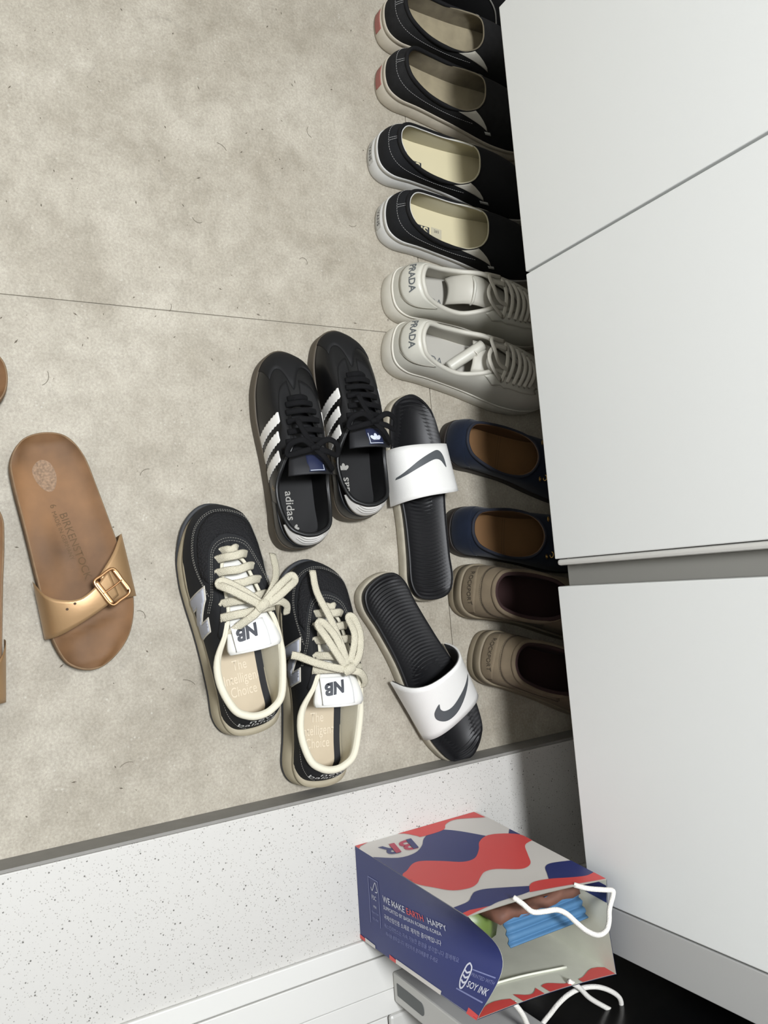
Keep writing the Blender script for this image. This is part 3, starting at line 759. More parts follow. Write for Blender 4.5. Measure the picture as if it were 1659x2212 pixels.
def striped_trainer(label, heel, toe, side):
    L = math.dist(heel, toe)
    r = shoe_root('striped_trainer', label, heel, toe, 'black striped trainers')
    rows = foot(L, 3.3, 4.2, -0.08 * side, side); ts = lerp_tab([(0, 2.5), (8, 2.1), (16, 1.9), (L, 2.2)])
    slab('sole', crom_closed(rows, NS), [(0.4, 0), (0.05, 0.15), (0, 0.5), (0, lambda y: ts(y) - .25), (.05, ts), (0.6, ts)], M_GUM, r)
    rim = sym([(0, 1.5, 6.7), (1.2, 1.7, 6.65), (2.6, 2.6, 6.4), (3.3, 5.0, 5.6), (3.4, 7.8, 5.5), (2.9, 10.3, 6.6), (2.0, 12.4, 7.2), (1.7, 14.9, 6.5), (1.2, 16.7, 5.8), (0, 17.3, 5.5)])
    B = shoe_body(r, rows, rim, ts, 0.2, [.4, .4, .35, .3, .2, .1, 0, .1, .2, .25], M_BLEA, M_BLEA, M_BIN, 0.16, 2.0, rim_dx=-.4)
    sh, up = B['sh'], B['up']
    rim_tube('collar', B['rim'], lambda i: 0.24 if (i < 26 or i > 70) else .12, mat('black_collar_leather', (14, 15, 16), .42), r)
    # suede toe cap with T-shaped bar and eyestays
    strip_uv('toe_overlay', sh, 40.5, 55.5, lambda u: .02, lambda u: .46 + .36 * math.exp(-((u - 48) / 2.2) ** 2), .06, M_BSUEDE, up, nu=30)
    for s in (1, -1):
        a, b = (24, 46) if s > 0 else (50, 72)
        strip_uv('eyestay', sh, a, b, lambda u: .70, lambda u: .99, .07, M_BSUEDE, up, nu=24)
    # three serrated stripes on each side
    for fr, s in (('oblL', -1), ('oblR', 1)):
        for k in range(3):
            y0 = 13.6 - 2.35 * k; w = 1.15; h0, h1 = -1.35, 2.35 - .12 * k; n = 9; P = []
            for q in range(2 * n + 1):
                t = q / (2 * n); P.append((y0 + 2.4 * t + w / 2 + (.15 if q % 2 else 0), h0 + (h1 - h0) * t - .1))
            for q in range(2 * n, -1, -1):
                t = q / (2 * n); P.append((y0 + 2.4 * t - w / 2 - (.15 if q % 2 else 0), h0 + (h1 - h0) * t + .1))
            patch('stripe', P, fr, B['bvh'], .08, M_STRIPE, up, step=.22, thick=.06)
    # white heel tab with ridges
    strip_uv('heel_tab', sh, -12, 12, lambda u: .50 + .32 * (abs(u) / 12) ** 1.5, lambda u: .97, .12, M_STRIPE, up, nu=30)
    for q in range(3):
        vv = .70 + .09 * q
        tube('tab_ridge', [tuple(sh.at(u, vv + .10 * (abs(u) / 6) ** 2 * (1 - q * .2), .13) * CM) for u in (-6, -3, 0, 3, 6)], .0007, mat('tab_crease', (176, 174, 170), .5), up)
    strip_uv('heel_counter', sh, -17, 17, lambda u: .02, lambda u: .47 + .30 * (abs(u) / 17) ** 1.5, .06, mat('charcoal_heel_leather', (26, 28, 31), .4), up, nu=30)
    # tongue
    sheet('tongue', [(0, 17.2, 5.1, 1.2, .1), (0, 14.5, 6.2, 1.7, .3), (0, 12.0, 7.2, 2.2, .5), (0, 9.8, 8.2, 2.7, .9), (0, 8.6, 8.5, 2.9, 1.1)], mat('black_nylon_tongue', (10, 11, 16), .65), r, thick=.35)
    tg, tb = sheet('tongue_label', [(.4, 11.0, 7.85, 1.0, .2), (.4, 10.0, 8.3, 1.1, .25), (.4, 8.9, 8.62, 1.1, .25)], M_NAVY_LB, r, thick=.1)
    lb = mat('white_label_print', (190, 196, 206), .6)
    if side > 0: trefoil('emblem', (.4, 9.45), .95, 0, 'top', tb, lb, tg, .04)
    for P in ([(-.5, 9.0), (1.3, 9.0), (1.3, 9.07), (-.5, 9.07)], [(-.5, 9.0), (-.43, 9.0), (-.43, 10.4), (-.5, 10.4)] if side > 0 else [(1.23, 9.0), (1.3, 9.0), (1.3, 9.7), (1.23, 9.7)]):
        patch('label_border', P, 'top', tb, .03, lb, tg, step=.4)
    for k in range(7):
        t = k / 6; u = 43.5 - 15.5 * t; v = .88
        p0 = sh.at(u, v, .14); p1 = sh.at(96 - u, v, .14); mid = (p0 + p1) / 2 + Vector((0, .1, .75)); q0 = p0.lerp(mid, .5) + Vector((0, 0, .22)); q1 = p1.lerp(mid, .5) + Vector((0, 0, .22))
        tube('lace', [tuple(x * CM) for x in (p0, q0, mid, q1, p1)], 0, M_BLACE, r, flat=(.0036, .0012))
    # bow
    kx, ky, kz = 0, 11.6, 9.0
    for pts in ([(0, 0, 0), (1.6, .9, .5), (3.0, .3, .1), (3.1, -.8, -.5), (1.6, -.5, .2), (0, 0, 0)], [(0, 0, 0), (-1.6, .9, .5), (-3.0, .5, .0), (-3.2, -.6, -.6), (-1.6, -.4, .2), (0, 0, 0)],
                [(0, 0, 0), (1.2, -1.3, .2), (2.6, -2.6, -.9)], [(0, 0, 0), (-1.0, 1.6, .1), (-1.6, 3.6, -.5)]):
        tube('lace', [cm((kx + a, ky + b, kz + c)) for a, b, c in pts], 0, M_BLACE, r, flat=(.0036, .0012))
    tube('lace_knot', [cm((-.5, ky, kz)), cm((0, ky + .1, kz + .15)), cm((.5, ky, kz))], .004, M_BLACE, r)
    gr = mat('grey_insole_print', (150, 148, 142), .7)
    if side < 0:
        text('insole_print', 'adidas', 1.5, (-.95, 5.6), -90, 'top', B['ibvh'], gr, B['insole'], off=.05, bold=.012)
        trefoil('insole_print', (-.6, 2.7), .7, -90, 'top', B['ibvh'], gr, B['insole'], .05)
    else:
        text('insole_print', 'adidas', 1.6, (-1.3, 3.8), 90, 'top', B['ibvh'], gr, B['insole'], off=.05, bold=.012)
        trefoil('insole_print', (-1.35, 6.7), 1.0, 0, 'top', B['ibvh'], gr, B['insole'], .05)
    text_flip('side_print', 'SAMBA', .55, (7.2, .9), 38, 'oblL', B['bvh'], mat('gold_print', (150, 122, 70), .45), up, off=.1)
    return r
striped_trainer('black leather trainer with three white stripes, left one standing clear of the black slides', (-4.4, 39.7), (-29.8, 38.8), -1)
striped_trainer('black leather trainer with three white stripes, right one touching the black and white slide', (-7.8, 48.1), (-33.2, 47.2), 1)

# ---------------- retro runners with cream laces
M_RSUEDE = mat('black_nubuck', (24, 25, 27), 0.8, spec=.3, var=.1, vscale=200)
M_RMESH = mat('black_mesh', (18, 18, 20), 0.8, spec=.3, bump=.9, bscale=520, voronoi=True)
M_COLLAR_C = mat('cream_terry_collar', (206, 201, 182), 0.85, bump=.25, bscale=900)
M_MID = mat('cream_midsole', (156, 147, 125), 0.6, var=.05, vscale=50)
M_MID2 = mat('grey_midsole_heel', (170, 166, 154), 0.6)
M_OUTS = mat('black_outsole', (44, 46, 49), 0.65)
M_TONGUE_W = mat('white_tongue', (218, 217, 211), 0.55)
M_LACE_C = mat('cream_lace', (194, 188, 168), 0.8, bump=.8, bscale=1100, voronoi=True)
M_NGREY = mat('silver_grey_n', (164, 167, 176), 0.65)
M_NEDGE = mat('pale_n_border', (196, 192, 180), 0.6)
M_TAN_IN = mat('tan_leather_insole', (184, 170, 146), 0.6, var=.03, vscale=40)
M_THREAD = mat('grey_thread', (142, 140, 132), .8)
def runner(label, heel, toe, side):
    L = math.dist(heel, toe)
    r = shoe_root('running_shoe', label, heel, toe, 'black retro running shoes')
    rows = foot(L, 3.8, 4.85, -0.1 * side, side); out = crom_closed(rows, NS)
    ts = lerp_tab([(0, 4.1), (6, 3.7), (14, 3.0), (21, 2.6), (L, 3.0)]); spring = lerp_tab([(0, .35), (2, 0), (21, 0), (L, .9)])
    slab('outsole', out, [(0.5, spring), (0.06, lambda y: spring(y) + .1), (0, lambda y: spring(y) + .35), (0, lambda y: spring(y) + .62), (.5, lambda y: spring(y) + .64)], M_OUTS, r)
    slab('midsole', out, [(0.9, lambda y: spring(y) + .6), (lambda p: .06 + .5 * max(0, (p[1] - 21) / 6.6), lambda y: spring(y) + .62), (lambda p: .02 + .6 * max(0, (p[1] - 21) / 6.6), lambda y: spring(y) + .9), (lambda p: .22 + .45 * max(0, (p[1] - 21) / 6.6), lambda y: ts(y) - .8), (lambda p: .30 + .4 * max(0, (p[1] - 21) / 6.6), lambda y: ts(y) - .75), (lambda p: .30 + .4 * max(0, (p[1] - 21) / 6.6), lambda y: ts(y) - .62), (lambda p: .24 + .4 * max(0, (p[1] - 21) / 6.6), lambda y: ts(y) - .58), (lambda p: .32 + .4 * max(0, (p[1] - 21) / 6.6), ts), (1.2, ts)], M_MID, r)
    rim = sym([(0, 3.0, 7.9), (1.4, 3.3, 7.9), (2.8, 4.4, 7.8), (3.7, 7.2, 7.4), (3.8, 10.0, 7.5), (3.1, 12.8, 8.6), (2.35, 15.2, 8.4), (1.95, 18.0, 7.2), (1.4, 20.4, 6.3), (0, 21.2, 6.0)])
    B = shoe_body(r, rows, rim, ts, .30, [.05, .05, .1, .15, .15, .1, 0, .1, .2, .3], M_RSUEDE, M_COLLAR_C, M_TAN_IN, 0.22, 3.5, heel_in=.7, gap=mat('black_footboard', (26, 27, 30), .8), rim_dx=-.45, lining_inset=.85)
    sh, up = B['sh'], B['up']
    rim_tube('collar', B['rim'], lambda i: max(.12, .42 - .05 * max(0, abs(i) - 20)), M_COLLAR_C, r, ns=10, dz=0, i0=-29, i1=29)
    # mesh vamp and toe rand
    strip_uv('mesh_vamp', sh, 34, 62, lambda u: .40 + .1 * abs(u - 48) / 14, lambda u: .76 - .10 * (abs(u - 48) / 14) ** 2, .04, M_RMESH, up, nu=30)
    for off_ in (0, .035):
        stitch_uv('stitching', sh, [(31, .62 - off_), (34, .46 - off_), (38, .37 - off_), (43, .36 - off_), (48, .40 - off_), (53, .36 - off_), (58, .37 - off_), (62, .46 - off_), (65, .62 - off_)], M_THREAD, up, dash=.17, gap=.12, off=.07)
        stitch_uv('stitching', sh, [(27, .60 - off_), (33, .72 - off_), (38, .80 - off_), (43, .83 - off_), (48, .85 - off_), (53, .83 - off_), (58, .80 - off_), (63, .72 - off_), (69, .60 - off_)], M_THREAD, up, dash=.17, gap=.12, off=.07)
    for s in (1, -1):
        a, b = (25, 47) if s > 0 else (49, 71)
        strip_uv('eyestay', sh, a, b, lambda u: .86, lambda u: .995, .08, M_RSUEDE, up, nu=24)
        a, b = (3, 20) if s > 0 else (76, 93)
        stitch_uv('stitching', sh, [(a, .2), (a + 6, .45), (b - 5, .7), (b, .9)] if s > 0 else [(b, .2), (b - 6, .45), (a + 5, .7), (a, .9)], M_THREAD, up, dash=.17, gap=.12)
    # N on both sides: silver letter on a pale border
    def enn(y0, z0, w, h, e, sl_):
        """letter N outline: u = toward toe; read from the heel side"""
        t = w * .30
        P = [(0, 0), (t, 0), (t, .56 * h), (w - t, 0), (w, 0), (w, h), (w - t, h), (w - t, .44 * h), (t, h), (0, h)]
        cx, cy = w / 2, h / 2
        return P
    for fr, s in (('oblL', -1), ('oblR', 1)):
        for wd, m_, of, nm in ((.20, M_NEDGE, .09, 'letter_border'), (0, M_NGREY, .15, 'letter_n')):
            w, h, t = 5.0, 3.2, 1.35; y0, z0, sk = 14.9, -1.35, .42
            P = [(0, 0), (t, 0), (t, 1.6), (w - t, 0), (w, 0), (w, h), (w - t, h), (w - t, h - 1.6), (t, h), (0, h)]
            Q = []
            n_ = len(P)
            for i in range(n_):
                a, b, c = P[i - 1], P[i], P[(i + 1) % n_]
                d1_ = Vector((b[0] - a[0], b[1] - a[1])).normalized(); d2_ = Vector((c[0] - b[0], c[1] - b[1])).normalized()
                n1 = Vector((d1_.y, -d1_.x)); n2 = Vector((d2_.y, -d2_.x)); mm = (n1 + n2); mm = mm / max(.35, mm.dot(n1)); Q.append((b[0] + mm.x * wd, b[1] + mm.y * wd))
            # reading direction runs from toe to heel on the left side
            def tr(p):
                x, y = p; yy = x - w / 2
                return (y0 + (-yy if s < 0 else yy) * .95 + sk * (y - h / 2), z0 + y)
            patch(nm, [tr(p) for p in Q], fr, B['bvh'], of, m_, up, step=.3, thick=.06)
    # tongue, padded, with a white woven label
    sheet('tongue', [(0, 21.0, 5.4, 1.3, .1), (0, 18, 6.7, 1.8, .25), (0, 15, 8.0, 2.2, .4), (0, 12.8, 9.2, 2.7, .6), (0, 11.0, 10.0, 3.1, 1.0), (0, 10.3, 10.0, 2.9, 1.1)], M_TONGUE_W, r, thick=.55)
    tl, tlb = sheet('tongue_label', [(-.5, 13.6, 9.05, 1.9, .18), (-.5, 12.2, 9.8, 2.0, .25), (-.5, 10.6, 10.25, 2.0, .3)], mat('white_satin_label', (226, 226, 224), .5), r, thick=.12)
    text('emblem', 'NB', 1.75, (-.7, 12.5), 188, 'top', tlb, mat('charcoal_emblem', (62, 64, 70), .7), tl, off=.04, bold=.09, shear=.35, sx=1.05)
    # laces
    for k in range(6):
        t = k / 5; u = 45.2 - 15.8 * t; v = .93
        p0 = sh.at(u, v, .2); p1 = sh.at(96 - u, v, .2); lift = .75 if k == 0 else 1.15
        mid = (p0 + p1) / 2 + Vector((0, -.1 + .15 * (k % 2), lift)); q0 = p0.lerp(mid, .45) + Vector((0, .1, .38)); q1 = p1.lerp(mid, .45) + Vector((0, .05, .38))
        dn0 = sh.at(u, v, .02) + Vector((0, 0, -.1)); dn1 = sh.at(96 - u, v, .02) + Vector((0, 0, -.1))
        tube('lace', [tuple(x * CM) for x in (dn0, p0, q0, mid, q1, p1, dn1)], 0, M_LACE_C, r, flat=(.0048, .0016))
    return r, B
nb_a, BA = runner('black retro running shoe with cream laces, its bow reaching over the other running shoe', (16.8, 31.6), (-10.6, 28.4), -1)
nb_b, BB = runner('black retro running shoe with cream laces, right of the pair, nearest the step', (24.4, 39.3), (-3.2, 41.2), 1)
def bow(root, knot, loops):
    kx, ky, kz = knot
    for nm, pts in loops:
        tube(nm, [cm((kx + a, ky + b, kz + c)) for a, b, c in pts], 0, M_LACE_C, root, flat=(.0046, .0015), per=8)
    tube('lace_knot', [cm((kx - .6, ky - .2, kz)), cm((kx, ky + .1, kz + .25)), cm((kx + .6, ky + .3, kz))], 0, M_LACE_C, root, flat=(.0062, .0042))
bow(nb_a, (1.1, 14.9, 10.2), [('lace', [(0, 0, 0), (-1.4, 1.0, .4), (-3.2, 2.4, .2), (-4.1, 3.2, -.8), (-3.4, 3.4, -.9), (-1.6, 1.9, -.1), (-.1, .3, 0)]),
    ('lace', [(0, 0, 0), (1.6, .5, .3), (3.4, 1.4, .1), (4.6, 2.0, -.5), (4.3, 2.6, -.7), (2.6, 1.9, .0), (.8, .7, .2), (0, 0, 0)]),
    ('lace', [(0, 0, 0), (1.8, .2, .1), (3.2, -.5, -.9), (3.4, -1.6, -1.8)]),
    ('lace', [(0, 0, 0), (-1.2, -.8, .1), (-3.0, -1.8, -1.0), (-3.9, -2.6, -1.9)]),
    ('lace', [(.2, .2, 0), (1.6, 1.6, -.2), (3.2, 3.3, -2.2), (4.1, 5.4, -4.5)])])
bow(nb_b, (.6, 14.4, 10.2), [('lace', [(0, 0, 0), (-1.3, 1.5, .3), (-2.6, 3.6, .0), (-3.3, 5.2, -1.0), (-2.5, 5.4, -1.2), (-1.4, 3.6, -.1), (-.2, .6, .2)]),
    ('lace', [(0, 0, 0), (1.2, 1.4, .3), (1.7, 3.8, -.1), (1.5, 5.8, -1.2), (.8, 5.9, -1.4), (.9, 3.8, 0), (.2, .8, .2)]),
    ('lace', [(0, 0, 0), (-1.6, .3, .2), (-3.6, .9, -.6), (-5.4, 1.7, -1.6), (-6.2, 1.9, -2.0)]),
    ('lace', [(0, 0, 0), (-.8, 2.6, .1), (-1.6, 6.0, -1.4), (-2.5, 9.0, -2.9), (-2.6, 11.6, -3.9)]),
    ('lace', [(0, 0, 0), (1.5, -.4, 0), (2.6, -1.4, -.9), (2.8, -2.2, -1.7)])])
for rt, BX in ((nb_a, BA), (nb_b, BB)):
    pt = mat('pale_insole_lettering', (206, 194, 172), .7)
    for k, (t_, s_) in enumerate((('The', 1.65), ('Intelligent', 1.65), ('Choice', 1.65))):
        text('insole_print', t_, s_, (-.45, 8.4 - 1.5 * k), 0, 'top', BX['ibvh'], pt, BX['insole'], off=.05, sx=.68)
    text('heel_print', 'new', 1.25, (.1, 6.5), 0, 'oblH', BX['bvh'], mat('white_heel_embroidery', (208, 208, 204), .7), BX['up'], off=.1, sx=1.5)
    text('heel_print', 'balance', 1.25, (-.2, 5.6), 0, 'oblH', BX['bvh'], MATS['white_heel_embroidery'], BX['up'], off=.1, sx=1.25)

# ---------------- slides
M_SLB = mat('black_foam_footbed', (17, 17, 19), 0.48, spec=.4)
M_SLM = mat('dusty_cream_midsole', (164, 157, 140), 0.75, var=.12, vscale=70)
M_STRAP = mat('white_ribbed_strap', (218, 217, 213), 0.5, bump=.25, bscale=1200)
M_STRAPIN = mat('black_strap_lining', (30, 31, 33), 0.7)
M_SWOOSH = mat('grey_swoosh', (76, 79, 82), 0.5)
def slide(label, heel, toe, side, wb, y0, y1, yr0, yr1, bow_, emblem):
    L = math.dist(heel, toe); N2 = 640
    r = shoe_root('slide_sandal', label, heel, toe, 'black slides with white straps', 'sandal')
    rows = foot(L, 3.6, wb, .02 * side, side); out = crom_closed(rows, NS)
    slab('midsole', out, [(0.4, 0), (0.05, .15), (0, .4), (.05, 1.3), (.25, 1.75), (.6, 1.6)], M_SLM, r)
    o2 = inset(crom_closed(rows, N2), .22)
    edge = lerp_tab([(0, 2.9), (10, 2.6), (20, 2.3), (L, 2.5)])
    hw = lerp_tab([(0, 2.5), (3, 3.4), (12, 3.6), (20, wb - .3), (L, 2.5)])
    def zf(x, y):
        q = min(1.0, abs(x) / hw(y)); e = min(1, (min(y, L - y)) / 1.6); dish = (1 - q ** 4) * (.55 * e)
        rip = .06 * math.sin(2 * PI * (y + .10 * x * x * (1 if y > L * .5 else -1)) / .50) * (1 - q ** 6) * min(1, e * 1.2)
        return edge(y) - dish + rip
    bd, _ = bed('footbed', o2, zf, M_SLB, r, m_=18)
    slab('footbed_edge', crom_closed(rows, NS), [(.24, 1.95), (.20, 2.15), (.20, lambda y: edge(y) - .12), (.26, lambda y: edge(y) - .02), (.5, lambda y: edge(y) - .06)], M_SLB, r, cap_top=False)
    # strap: an arched sheet glued into the sole on both sides
    def sec(nm, off, m_):
        V = []; nu, nw = 26, 10
        for a in range(nu + 1):
            t = a / nu; g = PI * t
            for b in range(nw + 1):
                s = b / nw
                ya = y0 + (yr0 - y0) * t + bow_ * math.sin(PI * t); yb = y1 + (yr1 - y1) * t; y = ya + (yb - ya) * s
                arch = 5.1 - 1.8 * s; xw = wb + .15 - .1 * s + (.45 * (1 - s) if t > .6 else 0) * math.sin(PI * min(1, t))
                x = math.copysign(abs(math.cos(g)) ** .8, -math.cos(g)) * xw; z = 1.5 + (arch) * math.sin(g) ** .75
                nx, nz = -math.cos(g), math.sin(g)
                V.append(cm((x + nx * off, y, z + nz * off)))
        F = [(a * (nw + 1) + b, a * (nw + 1) + b + 1, (a + 1) * (nw + 1) + b + 1, (a + 1) * (nw + 1) + b) for a in range(nu) for b in range(nw)]
        return V, F, nu, nw
    Vo, F, nu, nw = sec('strap', .22, None); Vi, _, _, _ = sec('strap', -.05, None); Vl, _, _, _ = sec('strap', -.2, None)
    k = len(Vo); w = nw + 1; E = []
    for a in range(nu):
        for b in (0, nw): E.append((a * w + b, (a + 1) * w + b, k + (a + 1) * w + b, k + a * w + b))
    sp = mesh_obj('strap', Vo + Vi, F + [tuple(k + q for q in f_) for f_ in F] + E, M_STRAP, r)
    mesh_obj('strap_lining', Vi + Vl, F + [tuple(k + q for q in f_) for f_ in F] + E, M_STRAPIN, r)
    sb = BVHTree.FromPolygons([Vector(v) for v in Vo], F)
    patch('emblem', emblem, 'top', sb, .04, M_SWOOSH, sp, step=.3, smooth=True)
    return r
slide('black slide with white strap between the striped trainers and the blue loafers', (3.6, 58.4), (-25.2, 57.9), 1, 4.35, 13.2, 20.8, 15.0, 21.5, 0, [(-4.9, 16.4), (-2.3, 18.6), (0.4, 20.0), (1.5, 20.2), (2.1, 19.4), (2.15, 17.8), (1.5, 18.7), (.8, 18.95), (-.2, 18.7), (-2.4, 17.7)])
slide('black slide with white strap lying askew with its toe near the stone step', (-.3, 49.7), (25.0, 62.9), -1, 4.7, 13.6, 21.5, 13.0, 22.2, 1.6, [(-3.7, 17.5), (-1.7, 19.3), (0.4, 20.5), (2.3, 20.6), (3.4, 19.7), (3.4, 18.6), (2.5, 17.8), (2.55, 18.6), (2.0, 19.2), (.7, 19.3), (-1.5, 18.5)])

# ---------------- blue suede loafers with a gilt chain
M_BLUE = mat('navy_suede', (15, 23, 38), 0.9, sheen=.1, spec=.2, var=.12, vscale=90)
M_BLUE_D = mat('dark_navy_binding', (20, 24, 36), 0.8)
M_LTAN = mat('brown_leather_insole', (106, 76, 44), 0.6, var=.06, vscale=40)
M_LTANL = mat('brown_leather_lining', (86, 62, 38), 0.6)
M_GOLD = mat('gilt_metal', (200, 160, 90), .3, metal=1.0)
def torus_link(V, F, c, rx, ry, tilt, rr=.075, n=12, ns=6):
    k = len(V)
    for i in range(n):
        a = 2 * PI * i / n
        for j in range(ns):
            b = 2 * PI * j / ns; x = (rx + rr * math.cos(b)) * math.cos(a); y = (ry + rr * math.cos(b)) * math.sin(a); z = rr * math.sin(b)
            V.append(cm((c[0] + x, c[1] + y * math.cos(tilt) - z * math.sin(tilt), c[2] + y * math.sin(tilt) + z * math.cos(tilt))))
    for i in range(n):
        for j in range(ns): F.append((k + i * ns + j, k + i * ns + (j + 1) % ns, k + ((i + 1) % n) * ns + (j + 1) % ns, k + ((i + 1) % n) * ns + j))
def loafer(label, heel, toe, side):
    L = math.dist(heel, toe)
    r = shoe_root('suede_loafer', label, heel, toe, 'blue suede loafers')
    rows = foot(L, 3.5, 4.5, -.05 * side, side); ts = lerp_tab([(0, 1.9), (8, 1.5), (L, 1.4)])
    slab('sole', crom_closed(rows, NS), [(0.3, 0), (0, .15), (0, lambda y: ts(y) - .1), (.08, ts), (.6, ts)], mat('dark_brown_sole', (36, 30, 27), .6), r)
    rim = sym([(0, 1.5, 5.4), (1.2, 1.8, 5.3), (2.4, 3.1, 5.0), (3.1, 6.0, 4.5), (3.45, 9.2, 4.2), (3.2, 11.9, 4.5), (2.5, 13.3, 4.9), (1.7, 13.9, 5.2), (.9, 14.2, 5.4), (0, 14.3, 5.5)])
    B = shoe_body(r, rows, rim, ts, .15, [.4, .4, .35, .3, .2, .1, .1, .15, .2, .2], M_BLUE, M_LTANL, M_LTAN, .14, 1.6)
    sh, up = B['sh'], B['up']
    rim_tube('binding', B['rim'], .24, M_BLUE_D, r)
    strip_uv('heel_counter', sh, -13, 13, lambda u: .03, lambda u: .96 - .55 * (abs(u) / 13) ** 2, .05, M_BLUE, up, nu=28)
    for y in (9.3, 9.7):
        patch('insole_seam', [(-2.9, y), (2.9, y), (2.9, y + .06), (-2.9, y + .06)], 'top', B['ibvh'], .03, mat('insole_crease', (78, 56, 34), .7), B['insole'])
    text('insole_print', 'mont', .8, (.2, 3.3), 0, 'top', B['ibvh'], MATS['insole_crease'], B['insole'], off=.04, shear=.3)
    V = []; F = []
    for k in range(11):
        t = -1 + .2 * k; u = 48 - 26 * t * .55; p = sh.at(u, .86 - .05 * (1 - abs(t)), .12); torus_link(V, F, p, .42 if k % 2 else .34, .26, .9 if k % 2 else -.5)
    mesh_obj('gilt_chain', V, F, M_GOLD, r)
    return r
loafer('navy suede loafer with tan insole beside the white leather sneakers', (-19.1, 63.1), (-11.9, 91.2), -1)
loafer('navy suede loafer with tan insole beside the beige nubuck shoes', (-6.2, 62.5), (-1.9, 91.2), 1)

# ---------------- beige nubuck shoes
M_NUB = mat('beige_nubuck', (108, 96, 77), 0.9, var=.10, vscale=60)  # beige lowered so its colour also carries the cabinet's shade
M_NUB_D = mat('worn_beige_collar', (100, 88, 70), 0.9, var=.12, vscale=50)
M_RUST = mat('dark_red_lining', (40, 18, 17), .9)
def nubuck(label, heel, toe, side):
    L = math.dist(heel, toe)
    r = shoe_root('nubuck_shoe', label, heel, toe, 'beige nubuck shoes')
    rows = foot(L, 3.8, 4.7, -.05 * side, side); ts = lerp_tab([(0, 2.9), (9, 2.5), (L, 2.3)])
    slab('sole', crom_closed(rows, NS), [(.35, 0), (.05, .12), (0, .4), (0, 1.3), (.12, 1.36), (.12, 1.5), (0, 1.56), (.02, lambda y: ts(y) - .1), (.1, ts), (.7, ts)], mat('tan_rubber_sole', (118, 108, 89), .7, var=.08, vscale=50), r)
    rim = sym([(0, 2.5, 7.4), (1.3, 2.8, 7.4), (2.5, 4.0, 7.3), (3.1, 6.6, 7.1), (3.3, 9.6, 7.3), (3.0, 12.4, 8.0), (2.3, 13.9, 8.5), (1.6, 14.6, 8.8), (.8, 14.9, 9.0), (0, 15.0, 9.0)])
    B = shoe_body(r, rows, rim, ts, .3, [.35, .35, .35, .3, .2, .1, 0, .1, .2, .2], M_NUB, M_RUST, mat('dark_red_insole', (44, 20, 19), .9), .3, 2.4)
    sh, up = B['sh'], B['up']
    rim_tube('collar', B['rim'], lambda i: .36 if (i < 26 or i > 70) else .25, M_NUB_D, r, dz=-.1)
    strip_uv('collar_panel', sh, -24, 24, lambda u: .66 - .1 * (abs(u) / 24), lambda u: .97, .02, M_NUB_D, up)
    strip_uv('heel_counter', sh, -9, 9, lambda u: .02, lambda u: .52 - .25 * (abs(u) / 9) ** 2, .03, M_NUB, up, nu=24)
    for v in (.60, .635):
        stitch_uv('stitching', sh, [(-24, v - .1), (-12, v), (0, v + .03), (12, v), (24, v - .1)], mat('brown_thread', (58, 50, 39), .8), up, dash=.18, gap=.08)
    text('heel_print', 'ROCKPORT', .85, (0, 4.3), 0, 'heel', B['bvh'], MATS['brown_thread'], up, off=.12)
    return r
nubuck('beige nubuck shoe with dark red lining beside the navy loafers', (2.0, 62.6), (9.0, 91.6), -1)
nubuck('beige nubuck shoe nearest the stone step, its toe under the cabinet', (11.2, 65.0), (21.2, 91.8), 1)

